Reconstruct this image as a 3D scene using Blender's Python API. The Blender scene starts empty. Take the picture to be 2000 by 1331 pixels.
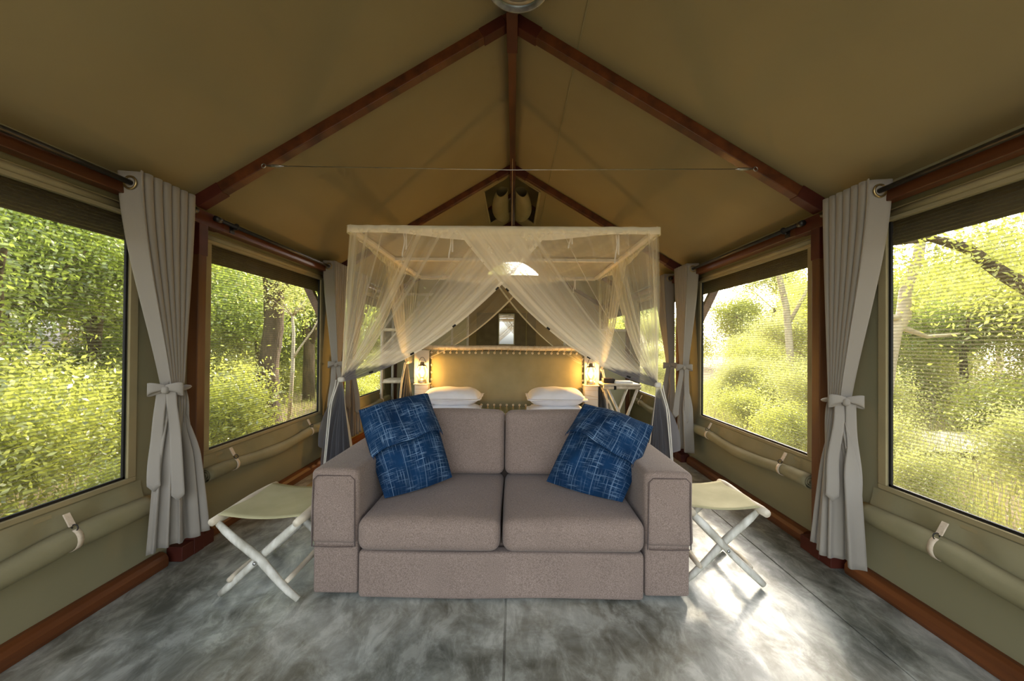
import bpy, math, random
import numpy as np
from mathutils import Vector, Matrix

random.seed(7)
PI = math.pi
SC = bpy.context.scene
COL = SC.collection

# ------------------------------------------------------------------ camera, sky, sun, exposure
cam_d = bpy.data.cameras.new('camera')
cam = bpy.data.objects.new('camera', cam_d)
COL.objects.link(cam)
cam_d.sensor_width = 36.0
cam_d.lens = 14.04
cam_d.clip_start = 0.02
cam_d.clip_end = 300
cam.location = (0.035, 0.0, 1.25)
cam.matrix_world = (Matrix.Translation((0.035, 0, 1.25)) @ Matrix.Rotation(0.0038, 4, 'Z')
                    @ Matrix.Rotation(PI / 2 + 0.0083, 4, 'X') @ Matrix.Rotation(0.0082, 4, 'Z'))
SC.camera = cam

SUN_AZ = math.radians(27.5)      # from +Y towards +X
SUN_EL = math.radians(28.0)
world = bpy.data.worlds.new('world')
SC.world = world
world.use_nodes = True
wn = world.node_tree
bg = wn.nodes['Background']
sky = wn.nodes.new('ShaderNodeTexSky')
sky.sky_type = 'NISHITA'
sky.sun_disc = False
sky.sun_elevation = SUN_EL
sky.sun_rotation = SUN_AZ
sky.air_density = 1.0
sky.dust_density = 4.0
sky.ozone_density = 1.0
hs = wn.nodes.new('ShaderNodeHueSaturation')      # hazy, milky sky
hs.inputs['Saturation'].default_value = 0.42
wn.links.new(sky.outputs[0], hs.inputs['Color'])
wn.links.new(hs.outputs[0], bg.inputs[0])
bg.inputs[1].default_value = 1.0

sun_d = bpy.data.lights.new('sun', 'SUN')
sun_d.energy = 3.0
sun_d.angle = math.radians(3.0)
sun_d.color = (1.0, 0.86, 0.62)
sun = bpy.data.objects.new('sun', sun_d)
COL.objects.link(sun)
to_sun = Vector((math.sin(SUN_AZ) * math.cos(SUN_EL), math.cos(SUN_AZ) * math.cos(SUN_EL), math.sin(SUN_EL)))
sun.rotation_euler = to_sun.to_track_quat('Z', 'Y').to_euler()
sun.location = to_sun * 30

SC.view_settings.view_transform = 'Standard'
SC.view_settings.look = 'None'
SC.view_settings.gamma = 1.0
SC.view_settings.use_curve_mapping = False
SC.view_settings.exposure = 0.27
SC.cycles.use_denoising = True
SC.cycles.max_bounces = 9
SC.cycles.diffuse_bounces = 5
SC.cycles.glossy_bounces = 3
SC.cycles.transmission_bounces = 5
SC.cycles.transparent_max_bounces = 24
SC.cycles.sample_clamp_indirect = 6.0
SC.cycles.caustics_reflective = False
SC.cycles.caustics_refractive = False


# ------------------------------------------------------------------ materials
def s2l(c):
    c = c / 255.0
    return c / 12.92 if c <= 0.04045 else ((c + 0.055) / 1.055) ** 2.4


def rgb(r, g, b):
    return (s2l(r), s2l(g), s2l(b), 1.0)


def new_mat(name):
    m = bpy.data.materials.new(name)
    m.use_nodes = True
    nt = m.node_tree
    return m, nt, nt.nodes['Principled BSDF'], nt.nodes['Material Output']


def N(nt, t, **kw):
    n = nt.nodes.new(t)
    for k, v in kw.items():
        if k.startswith('i_'):
            n.inputs[k[2:].replace('_', ' ')].default_value = v
        else:
            setattr(n, k, v)
    return n


def coords(nt, kind='Object', scale=(1, 1, 1), rot=(0, 0, 0)):
    tc = N(nt, 'ShaderNodeTexCoord')
    mp = N(nt, 'ShaderNodeMapping')
    mp.inputs['Scale'].default_value = scale
    mp.inputs['Rotation'].default_value = rot
    nt.links.new(tc.outputs[kind], mp.inputs[0])
    return mp.outputs[0]


def ramp(nt, fac, stops):
    r = N(nt, 'ShaderNodeValToRGB')
    el = r.color_ramp.elements
    while len(el) < len(stops):
        el.new(0.5)
    for e, (p, c) in zip(el, stops):
        e.position = p
        e.color = c
    nt.links.new(fac, r.inputs[0])
    return r.outputs[0]


def noise_mat(name, c1, c2, scale=(5, 5, 5), rough=0.8, bump=0.0, bscale=None, detail=4, spec=0.3,
              metal=0.0, kind='Object', bdist=0.005, nscale=1.0):
    m, nt, b, out = new_mat(name)
    n = N(nt, 'ShaderNodeTexNoise')
    n.inputs['Scale'].default_value = nscale
    n.inputs['Detail'].default_value = detail
    nt.links.new(coords(nt, kind, scale), n.inputs['Vector'])
    nt.links.new(ramp(nt, n.outputs[0], [(0.3, c1), (0.7, c2)]), b.inputs['Base Color'])
    b.inputs['Roughness'].default_value = rough
    b.inputs['Metallic'].default_value = metal
    b.inputs['Specular IOR Level'].default_value = spec
    if bump:
        n2 = N(nt, 'ShaderNodeTexNoise')
        n2.inputs['Detail'].default_value = 5
        nt.links.new(coords(nt, kind, bscale or scale), n2.inputs['Vector'])
        n2.inputs['Scale'].default_value = 1.0
        bp = N(nt, 'ShaderNodeBump')
        bp.inputs['Strength'].default_value = bump
        bp.inputs['Distance'].default_value = bdist
        nt.links.new(n2.outputs[0], bp.inputs['Height'])
        nt.links.new(bp.outputs[0], b.inputs['Normal'])
    return m


def canvas_mat(name, c1, c2, trans=0.0, bump=0.35):
    m = noise_mat(name, c1, c2, (1.3, 1.3, 1.3), 0.85, bump, (2.2, 0.9, 2.2), 4, 0.15, bdist=0.03)
    return m


M = {}
M['roof'] = canvas_mat('roof_canvas', rgb(146, 132, 98), rgb(156, 142, 106))
M['wall'] = canvas_mat('wall_canvas', rgb(134, 128, 98), rgb(144, 137, 106))
M['hem'] = noise_mat('hem_canvas', rgb(146, 133, 98), rgb(156, 143, 106), (6, 6, 6), 0.85, 0.3, (60, 60, 60), bdist=0.002)
M['flap'] = noise_mat('flap_canvas', rgb(134, 127, 94), rgb(150, 141, 108), (4, 4, 4), 0.85, 0.5, (9, 5, 9), bdist=0.012)
M['wood'] = noise_mat('shaded_red_brown_timber', rgb(64, 33, 16), rgb(104, 56, 26), (14, 1.2, 14), 0.42, 0.15, (60, 4, 60), spec=0.4, bdist=0.002)  # roof timber colour darkened to carry the shade up there
M['basewood'] = noise_mat('skirting_timber', rgb(84, 46, 22), rgb(116, 66, 31), (14, 1.2, 14), 0.5, 0.1, (60, 4, 60), spec=0.35, bdist=0.002)
M['woodz'] = noise_mat('upright_timber', rgb(78, 46, 22), rgb(110, 68, 32), (14, 14, 1.2), 0.45, 0.15, (60, 60, 4), spec=0.4, bdist=0.002)
M['sleeve'] = noise_mat('joint_sleeve_red', rgb(66, 26, 17), rgb(82, 34, 22), (8, 8, 8), 0.5, spec=0.35)
M['dark_metal'] = noise_mat('dark_iron', rgb(40, 38, 36), rgb(56, 53, 50), (20, 20, 20), 0.4, spec=0.5, metal=0.5)
M['steel'] = noise_mat('steel', rgb(150, 150, 146), rgb(185, 184, 178), (20, 20, 20), 0.3, spec=0.5, metal=0.9)
M['brass'] = noise_mat('brass_eyelet', rgb(150, 128, 84), rgb(190, 168, 120), (20, 20, 20), 0.3, metal=0.9)
M['strap'] = noise_mat('webbing', rgb(205, 185, 158), rgb(222, 205, 180), (90, 90, 90), 0.85)
M['eyelet'] = noise_mat('white_metal_eyelet', rgb(224, 216, 196), rgb(236, 230, 214), (20, 20, 20), 0.4, metal=0.2)
M['rope'] = noise_mat('rope', rgb(190, 160, 110), rgb(215, 188, 140), (120, 120, 120), 0.9)
M['rubber'] = noise_mat('black_rubber', rgb(18, 17, 16), rgb(30, 28, 26), (20, 20, 20), 0.6)
M['linen'] = noise_mat('white_linen', rgb(226, 226, 230), rgb(236, 236, 239), (6, 6, 6), 0.85, 0.35, (11, 7, 9), bdist=0.012)
M['pole'] = noise_mat('whitewashed_pole', rgb(176, 170, 152), rgb(226, 222, 208), (24, 24, 7), 0.7, 0.5, (60, 60, 14), bdist=0.004)
M['poley'] = noise_mat('whitewashed_rail', rgb(196, 182, 156), rgb(228, 216, 192), (24, 7, 24), 0.7, 0.4, (60, 14, 60), bdist=0.004)
M['stoolcloth'] = noise_mat('stool_canvas', rgb(170, 162, 122), rgb(184, 176, 136), (8, 8, 8), 0.85, 0.25, (160, 160, 160), bdist=0.001)
M['valance'] = noise_mat('eave_shade_khaki', rgb(92, 82, 60), rgb(104, 93, 70), (6, 6, 6), 0.9)  # dark colour for the strip that imitates shade under the eave
M['white_cloth'] = noise_mat('white_panel_cloth', rgb(214, 206, 190), rgb(226, 220, 206), (8, 8, 8), 0.85)
M['mirror'] = noise_mat('mirror_glass', rgb(230, 232, 230), rgb(234, 235, 232), (2, 2, 2), 0.03, metal=1.0)
M['dark_panel'] = noise_mat('grey_brown_board', rgb(112, 98, 80), rgb(126, 111, 92), (8, 8, 8), 0.7)
M['back'] = canvas_mat('back_canvas', rgb(150, 128, 98), rgb(160, 138, 108))
M['partition'] = canvas_mat('partition_canvas', rgb(186, 180, 142), rgb(196, 190, 152))
M['rug'] = noise_mat('brown_rug', rgb(88, 72, 54), rgb(112, 92, 70), (40, 40, 40), 0.95, 0.6, (150, 150, 150), bdist=0.004)
M['rugedge'] = noise_mat('tan_rug_border', rgb(160, 140, 104), rgb(176, 156, 120), (40, 40, 40), 0.95)
M['box'] = noise_mat('dark_leather', rgb(44, 38, 34), rgb(66, 56, 48), (12, 12, 12), 0.6)
M['paper'] = noise_mat('pale_cover', rgb(208, 214, 206), rgb(220, 224, 214), (12, 12, 12), 0.6)
M['bark'] = noise_mat('rough_bark', rgb(66, 54, 42), rgb(112, 94, 74), (9, 9, 2.4), 0.95, 1.0, (22, 22, 4), bdist=0.05)
M['palebark'] = noise_mat('pale_bark', rgb(176, 160, 134), rgb(214, 200, 174), (7, 7, 3), 0.9, 0.6, (18, 18, 6), bdist=0.02)
M['lampbody'] = noise_mat('lamp_rim', rgb(120, 124, 120), rgb(190, 192, 184), (14, 14, 14), 0.28, metal=0.85)


def bulb_mat():
    m, nt, b, out = new_mat('bulb')
    b.inputs['Base Color'].default_value = (1, 0.8, 0.5, 1)
    b.inputs['Emission Color'].default_value = (1.0, 0.68, 0.28, 1)
    b.inputs['Emission Strength'].default_value = 30
    return m


M['bulb'] = bulb_mat()


def glass_mat(name, tint, alpha):
    m, nt, b, out = new_mat(name)
    tr = N(nt, 'ShaderNodeBsdfTransparent')
    gl = N(nt, 'ShaderNodeBsdfGlossy')
    gl.inputs['Roughness'].default_value = 0.12
    gl.inputs['Color'].default_value = tint
    lw = N(nt, 'ShaderNodeLayerWeight')
    lw.inputs['Blend'].default_value = 0.35
    ma = N(nt, 'ShaderNodeMath', operation='MULTIPLY_ADD')
    ma.inputs[1].default_value = 0.7
    ma.inputs[2].default_value = alpha
    nt.links.new(lw.outputs['Facing'], ma.inputs[0])
    mx = N(nt, 'ShaderNodeMixShader')
    nt.links.new(ma.outputs[0], mx.inputs[0])
    nt.links.new(tr.outputs[0], mx.inputs[1])
    nt.links.new(gl.outputs[0], mx.inputs[2])
    nt.links.new(mx.outputs[0], out.inputs[0])
    return m


M['glass'] = glass_mat('lantern_glass', (1, 0.95, 0.85, 1), 0.08)


def frosted():
    m, nt, b, out = new_mat('lamp_diffuser')
    b.inputs['Base Color'].default_value = rgb(120, 120, 118)
    b.inputs['Roughness'].default_value = 0.35
    return m


M['frosted'] = frosted()


def floor_mat():
    m, nt, b, out = new_mat('polished_screed')
    v = coords(nt, 'Object')
    big = N(nt, 'ShaderNodeTexNoise'); big.inputs['Scale'].default_value = 1.5; big.inputs['Detail'].default_value = 7
    big.inputs['Distortion'].default_value = 0.5; big.inputs['Roughness'].default_value = 0.62
    fine = N(nt, 'ShaderNodeTexNoise'); fine.inputs['Scale'].default_value = 11; fine.inputs['Detail'].default_value = 8
    fine.inputs['Roughness'].default_value = 0.7; fine.inputs['Distortion'].default_value = 0.5
    sw = N(nt, 'ShaderNodeTexNoise'); sw.inputs['Scale'].default_value = 0.7; sw.inputs['Detail'].default_value = 3
    nt.links.new(v, big.inputs[0]); nt.links.new(coords(nt, 'Object', (1.0, 0.5, 1.0), (0, 0, 0.7)), fine.inputs[0]); nt.links.new(v, sw.inputs[0])
    c1 = ramp(nt, big.outputs[0], [(0.41, rgb(72, 69, 56)), (0.49, rgb(138, 138, 127)), (0.58, rgb(204, 207, 198))])
    c2 = ramp(nt, fine.outputs[0], [(0.40, rgb(70, 68, 58)), (0.51, rgb(146, 147, 137)), (0.61, rgb(214, 215, 204))])
    c3 = ramp(nt, sw.outputs[0], [(0.42, rgb(112, 122, 116)), (0.58, rgb(166, 152, 124))])
    m1 = N(nt, 'ShaderNodeMix', data_type='RGBA'); m1.inputs[0].default_value = 0.45
    nt.links.new(c1, m1.inputs[6]); nt.links.new(c2, m1.inputs[7])
    m2 = N(nt, 'ShaderNodeMix', data_type='RGBA'); m2.inputs[0].default_value = 0.25
    nt.links.new(m1.outputs[2], m2.inputs[6]); nt.links.new(c3, m2.inputs[7])
    nt.links.new(m2.outputs[2], b.inputs['Base Color'])
    mr = N(nt, 'ShaderNodeMapRange'); mr.inputs[1].default_value = 0.35; mr.inputs[2].default_value = 0.65
    mr.inputs[3].default_value = 0.5; mr.inputs[4].default_value = 0.3
    nt.links.new(fine.outputs[0], mr.inputs[0])
    nt.links.new(mr.outputs[0], b.inputs['Roughness'])
    b.inputs['Specular IOR Level'].default_value = 0.45
    bp = N(nt, 'ShaderNodeBump'); bp.inputs['Strength'].default_value = 0.25; bp.inputs['Distance'].default_value = 0.004
    nt.links.new(fine.outputs[0], bp.inputs['Height']); nt.links.new(bp.outputs[0], b.inputs['Normal'])
    return m


M['floor'] = floor_mat()


def weave_mat(name, ca, cb, scale=260.0, rough=0.95):
    m, nt, b, out = new_mat(name)
    tc = N(nt, 'ShaderNodeTexCoord')
    n1 = N(nt, 'ShaderNodeTexNoise'); n1.inputs['Scale'].default_value = scale; n1.inputs['Detail'].default_value = 3
    n2 = N(nt, 'ShaderNodeTexNoise'); n2.inputs['Scale'].default_value = 6; n2.inputs['Detail'].default_value = 3
    nt.links.new(tc.outputs['Object'], n1.inputs[0]); nt.links.new(tc.outputs['Object'], n2.inputs[0])
    c = ramp(nt, n1.outputs[0], [(0.32, ca), (0.68, cb)])
    mx = N(nt, 'ShaderNodeMix', data_type='RGBA', blend_type='MULTIPLY'); mx.inputs[0].default_value = 0.35
    nt.links.new(c, mx.inputs[6])
    nt.links.new(ramp(nt, n2.outputs[0], [(0.3, (0.75, 0.75, 0.75, 1)), (0.7, (1, 1, 1, 1))]), mx.inputs[7])
    nt.links.new(mx.outputs[2], b.inputs['Base Color'])
    b.inputs['Roughness'].default_value = rough
    b.inputs['Specular IOR Level'].default_value = 0.15
    b.inputs['Sheen Weight'].default_value = 0.12
    bp = N(nt, 'ShaderNodeBump'); bp.inputs['Strength'].default_value = 0.4; bp.inputs['Distance'].default_value = 0.0015
    nt.links.new(n1.outputs[0], bp.inputs['Height']); nt.links.new(bp.outputs[0], b.inputs['Normal'])
    return m


M['sofa'] = weave_mat('taupe_weave', rgb(118, 101, 90), rgb(158, 139, 126))
M['piping'] = weave_mat('taupe_piping', rgb(86, 72, 66), rgb(110, 94, 86))


def curtain_mat():
    m, nt, b, out = new_mat('grey_cotton')
    b.inputs['Base Color'].default_value = rgb(150, 142, 129)
    b.inputs['Roughness'].default_value = 0.75
    b.inputs['Specular IOR Level'].default_value = 0.25
    b.inputs['Sheen Weight'].default_value = 0.2
    tr = N(nt, 'ShaderNodeBsdfTranslucent'); tr.inputs[0].default_value = rgb(190, 180, 165)
    mx = N(nt, 'ShaderNodeMixShader'); mx.inputs[0].default_value = 0.12
    nt.links.new(b.outputs[0], mx.inputs[1]); nt.links.new(tr.outputs[0], mx.inputs[2])
    nt.links.new(mx.outputs[0], out.inputs[0])
    n = N(nt, 'ShaderNodeTexNoise'); n.inputs['Scale'].default_value = 1; n.inputs['Detail'].default_value = 4
    nt.links.new(coords(nt, 'Object', (14, 14, 5)), n.inputs[0])
    bp = N(nt, 'ShaderNodeBump'); bp.inputs['Strength'].default_value = 0.35; bp.inputs['Distance'].default_value = 0.01
    nt.links.new(n.outputs[0], bp.inputs['Height']); nt.links.new(bp.outputs[0], b.inputs['Normal'])
    return m


M['curtain'] = curtain_mat()


def net_mat():
    m, nt, b, out = new_mat('mosquito_net')
    al = N(nt, 'ShaderNodeAttribute', attribute_name='dens')
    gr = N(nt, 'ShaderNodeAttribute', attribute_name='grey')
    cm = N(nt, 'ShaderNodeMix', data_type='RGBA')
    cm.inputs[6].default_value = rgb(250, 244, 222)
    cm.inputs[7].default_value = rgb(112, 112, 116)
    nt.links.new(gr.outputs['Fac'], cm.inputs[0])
    d = N(nt, 'ShaderNodeBsdfDiffuse'); t = N(nt, 'ShaderNodeBsdfTranslucent')
    nt.links.new(cm.outputs[2], d.inputs[0]); nt.links.new(cm.outputs[2], t.inputs[0])
    mx = N(nt, 'ShaderNodeMixShader'); mx.inputs[0].default_value = 0.4
    nt.links.new(d.outputs[0], mx.inputs[1]); nt.links.new(t.outputs[0], mx.inputs[2])
    tr = N(nt, 'ShaderNodeBsdfTransparent')
    m2 = N(nt, 'ShaderNodeMixShader')
    nt.links.new(al.outputs['Fac'], m2.inputs[0])
    nt.links.new(tr.outputs[0], m2.inputs[1]); nt.links.new(mx.outputs[0], m2.inputs[2])
    nt.links.new(m2.outputs[0], out.inputs[0])
    return m


M['net'] = net_mat()


def screen_mat():
    m, nt, b, out = new_mat('window_gauze')
    tc = N(nt, 'ShaderNodeTexCoord')
    sp = N(nt, 'ShaderNodeSeparateXYZ'); nt.links.new(tc.outputs['Object'], sp.inputs[0])
    nz = N(nt, 'ShaderNodeTexNoise'); nz.inputs['Scale'].default_value = 1.2
    nt.links.new(tc.outputs['Object'], nz.inputs[0])
    a = N(nt, 'ShaderNodeMath', operation='MULTIPLY_ADD'); a.inputs[1].default_value = 0.02
    nt.links.new(nz.outputs[0], a.inputs[0]); nt.links.new(sp.outputs[2], a.inputs[2])
    mu = N(nt, 'ShaderNodeMath', operation='MULTIPLY'); mu.inputs[1].default_value = 2 * PI / 0.0165
    nt.links.new(a.outputs[0], mu.inputs[0])
    si = N(nt, 'ShaderNodeMath', operation='SINE'); nt.links.new(mu.outputs[0], si.inputs[0])
    mr = N(nt, 'ShaderNodeMapRange'); mr.inputs[1].default_value = -0.3; mr.inputs[2].default_value = 1.0
    mr.inputs[3].default_value = 0.14; mr.inputs[4].default_value = 0.62
    nt.links.new(si.outputs[0], mr.inputs[0])
    d = N(nt, 'ShaderNodeBsdfDiffuse'); d.inputs[0].default_value = rgb(78, 72, 54)
    tr = N(nt, 'ShaderNodeBsdfTransparent')
    tl = N(nt, 'ShaderNodeBsdfTranslucent'); tl.inputs[0].default_value = rgb(150, 142, 112)
    dt = N(nt, 'ShaderNodeMixShader'); dt.inputs[0].default_value = 0.45
    nt.links.new(d.outputs[0], dt.inputs[1]); nt.links.new(tl.outputs[0], dt.inputs[2])
    mx = N(nt, 'ShaderNodeMixShader')
    nt.links.new(mr.outputs[0], mx.inputs[0]); nt.links.new(tr.outputs[0], mx.inputs[1]); nt.links.new(dt.outputs[0], mx.inputs[2])
    nt.links.new(mx.outputs[0], out.inputs[0])
    return m


M['screen'] = screen_mat()


def denim_mat():
    m, nt, b, out = new_mat('indigo_handwoven')
    L = nt.links

    def lines(scale, lo, hi, det=2):
        n = N(nt, 'ShaderNodeTexNoise'); n.inputs['Scale'].default_value = 1; n.inputs['Detail'].default_value = det
        L.new(coords(nt, 'UV', scale), n.inputs[0])
        return ramp(nt, n.outputs[0], [(lo, (0, 0, 0, 1)), (hi, (1, 1, 1, 1))])

    def mul(a, c, op='MULTIPLY'):
        x = N(nt, 'ShaderNodeMath', operation=op); L.new(a, x.inputs[0])
        if isinstance(c, float):
            x.inputs[1].default_value = c
        else:
            L.new(c, x.inputs[1])
        return x.outputs[0]

    l1 = lines((4, 110, 1), 0.56, 0.66)
    l2 = lines((120, 4, 1), 0.57, 0.68)
    patch = lines((4, 5, 1), 0.36, 0.62, 2)
    s = mul(mul(l1, l2, 'MAXIMUM'), patch)
    tc = N(nt, 'ShaderNodeTexCoord'); sp = N(nt, 'ShaderNodeSeparateXYZ'); L.new(tc.outputs['UV'], sp.inputs[0])
    fr = mul(mul(sp.outputs[0], 4.2), 1.0, 'MODULO')
    ln = N(nt, 'ShaderNodeMath', operation='COMPARE'); L.new(fr, ln.inputs[0]); ln.inputs[1].default_value = 0.5; ln.inputs[2].default_value = 0.016
    s2 = mul(s, mul(ln.outputs[0], 0.6), 'MAXIMUM')
    base = N(nt, 'ShaderNodeTexNoise'); base.inputs['Scale'].default_value = 1; base.inputs['Detail'].default_value = 5
    L.new(coords(nt, 'UV', (3, 3, 1)), base.inputs[0])
    bc = ramp(nt, base.outputs[0], [(0.3, rgb(12, 38, 66)), (0.72, rgb(22, 58, 94))])
    mx = N(nt, 'ShaderNodeMix', data_type='RGBA'); L.new(mul(s2, 0.62), mx.inputs[0]); L.new(bc, mx.inputs[6])
    mx.inputs[7].default_value = rgb(150, 178, 204)
    L.new(mx.outputs[2], b.inputs['Base Color'])
    b.inputs['Roughness'].default_value = 0.9
    b.inputs['Specular IOR Level'].default_value = 0.15
    bp = N(nt, 'ShaderNodeBump'); bp.inputs['Strength'].default_value = 0.4; bp.inputs['Distance'].default_value = 0.003
    L.new(base.outputs[0], bp.inputs['Height']); L.new(bp.outputs[0], b.inputs['Normal'])
    return m


M['indigo'] = denim_mat()


def leaf_mat(name, dark, light, trans):
    m, nt, b, out = new_mat(name)
    at = N(nt, 'ShaderNodeAttribute', attribute_name='tint')
    c = ramp(nt, at.outputs['Fac'], [(0.0, dark), (1.0, light)])
    d = N(nt, 'ShaderNodeBsdfDiffuse'); L = nt.links
    L.new(c, d.inputs[0])
    t = N(nt, 'ShaderNodeBsdfTranslucent')
    mc = N(nt, 'ShaderNodeMix', data_type='RGBA'); mc.inputs[0].default_value = 0.5
    L.new(c, mc.inputs[6]); mc.inputs[7].default_value = trans
    L.new(mc.outputs[2], t.inputs[0])
    g = N(nt, 'ShaderNodeBsdfGlossy'); g.inputs['Roughness'].default_value = 0.35; g.inputs[0].default_value = (0.8, 0.8, 0.7, 1)
    mx = N(nt, 'ShaderNodeMixShader'); mx.inputs[0].default_value = 0.58
    L.new(d.outputs[0], mx.inputs[1]); L.new(t.outputs[0], mx.inputs[2])
    m2 = N(nt, 'ShaderNodeMixShader'); m2.inputs[0].default_value = 0.12
    L.new(mx.outputs[0], m2.inputs[1]); L.new(g.outputs[0], m2.inputs[2])
    L.new(m2.outputs[0], out.inputs[0])
    return m


M['leaf'] = leaf_mat('bush_leaf', rgb(58, 84, 24), rgb(226, 230, 104), rgb(248, 248, 112))  # light end of the leaf colour raised in place of stronger sun
M['leaf2'] = leaf_mat('tree_leaf', rgb(52, 80, 32), rgb(186, 206, 96), rgb(222, 234, 100))
M['leaf3'] = leaf_mat('sunny_leaf', rgb(100, 116, 44), rgb(224, 224, 130), rgb(232, 230, 132))
M['grass'] = leaf_mat('grass_blade', rgb(96, 108, 44), rgb(206, 204, 118), rgb(214, 212, 112))
M['earth'] = noise_mat('sandy_earth', rgb(120, 102, 74), rgb(176, 156, 120), (1.4, 1.4, 1.4), 0.95, 0.8, (9, 9, 9), bdist=0.04)
M['sand'] = noise_mat('pale_sand', rgb(222, 210, 184), rgb(238, 228, 206), (3, 3, 3), 0.95)


# ------------------------------------------------------------------ mesh helpers
BASES = {}


class MB:
    def __init__(self):
        self.v = []; self.f = []; self.uv = {}; self.att = {}

    def add(self, verts, faces):
        o = len(self.v)
        self.v.extend([tuple(p) for p in verts])
        self.f.extend([tuple(i + o for i in f) for f in faces])
        return o

    def box(self, c, s, rot=None):
        hx, hy, hz = s[0] / 2, s[1] / 2, s[2] / 2
        P = [Vector((x, y, z)) for x in (-hx, hx) for y in (-hy, hy) for z in (-hz, hz)]
        if rot is not None:
            P = [rot @ p for p in P]
        c = Vector(c)
        self.add([p + c for p in P], [(0, 1, 3, 2), (4, 6, 7, 5), (0, 4, 5, 1), (2, 3, 7, 6), (0, 2, 6, 4), (1, 5, 7, 3)])
        return self

    def bar(self, p, q, w, h, up=(0, 0, 1)):
        """box from p to q: w across, h along the up direction"""
        p, q = Vector(p), Vector(q)
        d = (q - p).normalized()
        u = Vector(up); u = (u - d * u.dot(d)).normalized()
        s = d.cross(u)
        V = []
        for e in (p, q):
            for a, b in ((-1, -1), (1, -1), (1, 1), (-1, 1)):
                V.append(e + s * (a * w / 2) + u * (b * h / 2))
        self.add(V, [(3, 2, 1, 0), (4, 5, 6, 7), (0, 1, 5, 4), (1, 2, 6, 5), (2, 3, 7, 6), (3, 0, 4, 7)])
        return self

    def tube(self, pts, rad, seg=12, caps=True, closed=False, flat=1.0, up=None):
        pts = [Vector(p) for p in pts]
        n = len(pts)
        if not hasattr(rad, '__len__'):
            rad = [rad] * n
        o = len(self.v)
        ref = Vector(up) if up else None
        prev = None
        for i, p in enumerate(pts):
            if closed:
                t = (pts[(i + 1) % n] - pts[i - 1]).normalized()
            else:
                t = (pts[min(i + 1, n - 1)] - pts[max(i - 1, 0)]).normalized()
            if ref is not None:
                a = ref - t * ref.dot(t)
            elif prev is not None:
                a = prev - t * prev.dot(t)
            else:
                a = t.orthogonal()
            a.normalize(); prev = a
            b = t.cross(a)
            for k in range(seg):
                an = 2 * PI * k / seg
                self.v.append(tuple(p + a * (math.cos(an) * rad[i] * flat) + b * (math.sin(an) * rad[i])))
        m = n if closed else n - 1
        for i in range(m):
            for k in range(seg):
                a0 = o + i * seg + k; a1 = o + i * seg + (k + 1) % seg
                b0 = o + ((i + 1) % n) * seg + k; b1 = o + ((i + 1) % n) * seg + (k + 1) % seg
                self.f.append((a0, a1, b1, b0))
        if caps and not closed:
            self.f.append(tuple(o + k for k in reversed(range(seg))))
            self.f.append(tuple(o + (n - 1) * seg + k for k in range(seg)))
        return self

    def lathe(self, prof, c=(0, 0, 0), seg=32, axis='Z'):
        o = len(self.v)
        for r, z in prof:
            for k in range(seg):
                a = 2 * PI * k / seg
                x, y = r * math.cos(a), r * math.sin(a)
                p = {'Z': (x, y, z), 'Y': (x, z, y), 'X': (z, x, y)}[axis]
                self.v.append((p[0] + c[0], p[1] + c[1], p[2] + c[2]))
        for i in range(len(prof) - 1):
            for k in range(seg):
                self.f.append((o + i * seg + k, o + i * seg + (k + 1) % seg, o + (i + 1) * seg + (k + 1) % seg, o + (i + 1) * seg + k))
        return self

    def grid(self, fn, nu, nv, attf=None):
        """fn(u,v)->co ; stores uv; attf(u,v)->dict of floats"""
        o = len(self.v)
        for j in range(nv + 1):
            for i in range(nu + 1):
                u, v = i / nu, j / nv
                self.uv[len(self.v)] = (u, v)
                if attf:
                    for k, val in attf(u, v).items():
                        self.att.setdefault(k, {})[len(self.v)] = val
                self.v.append(tuple(fn(u, v)))
        for j in range(nv):
            for i in range(nu):
                a = o + j * (nu + 1) + i
                self.f.append((a, a + 1, a + nu + 2, a + nu + 1))
        return self

    def soft(self, c, s, r, seg=4, mid=6, fn=None):
        """rounded box"""
        h = [x / 2 for x in s]
        ax = []
        for k in range(3):
            rr = min(r, h[k] * 0.98)
            a = [-h[k] + rr * (1 - math.cos(PI / 2 * i / seg)) for i in range(seg)]
            inner = [-(h[k] - rr) + 2 * (h[k] - rr) * i / mid for i in range(mid + 1)]
            ax.append(a + inner + [-x for x in reversed(a)])
        n = [len(a) for a in ax]
        idx = {}
        c = Vector(c)

        def vid(i, j, k):
            key = (i, j, k)
            if key not in idx:
                p = Vector((ax[0][i], ax[1][j], ax[2][k]))
                q = Vector([max(-(h[d] - min(r, h[d] * 0.98)), min(h[d] - min(r, h[d] * 0.98), p[d])) for d in range(3)])
                d = p - q
                if d.length > 1e-9:
                    p = q + d.normalized() * min(r, min(h) * 0.98)
                if fn:
                    p = Vector(fn(p, h))
                idx[key] = len(self.v)
                self.v.append(tuple(p + c))
            return idx[key]
        for (A, B, C) in ((0, 1, 2), (1, 2, 0), (2, 0, 1)):
            for end in (0, n[C] - 1):
                for i in range(n[A] - 1):
                    for j in range(n[B] - 1):
                        q = []
                        for di, dj in ((0, 0), (1, 0), (1, 1), (0, 1)):
                            t = [0, 0, 0]; t[A] = i + di; t[B] = j + dj; t[C] = end
                            q.append(vid(*t))
                        self.f.append(tuple(q if end else reversed(q)))
        return self

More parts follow.
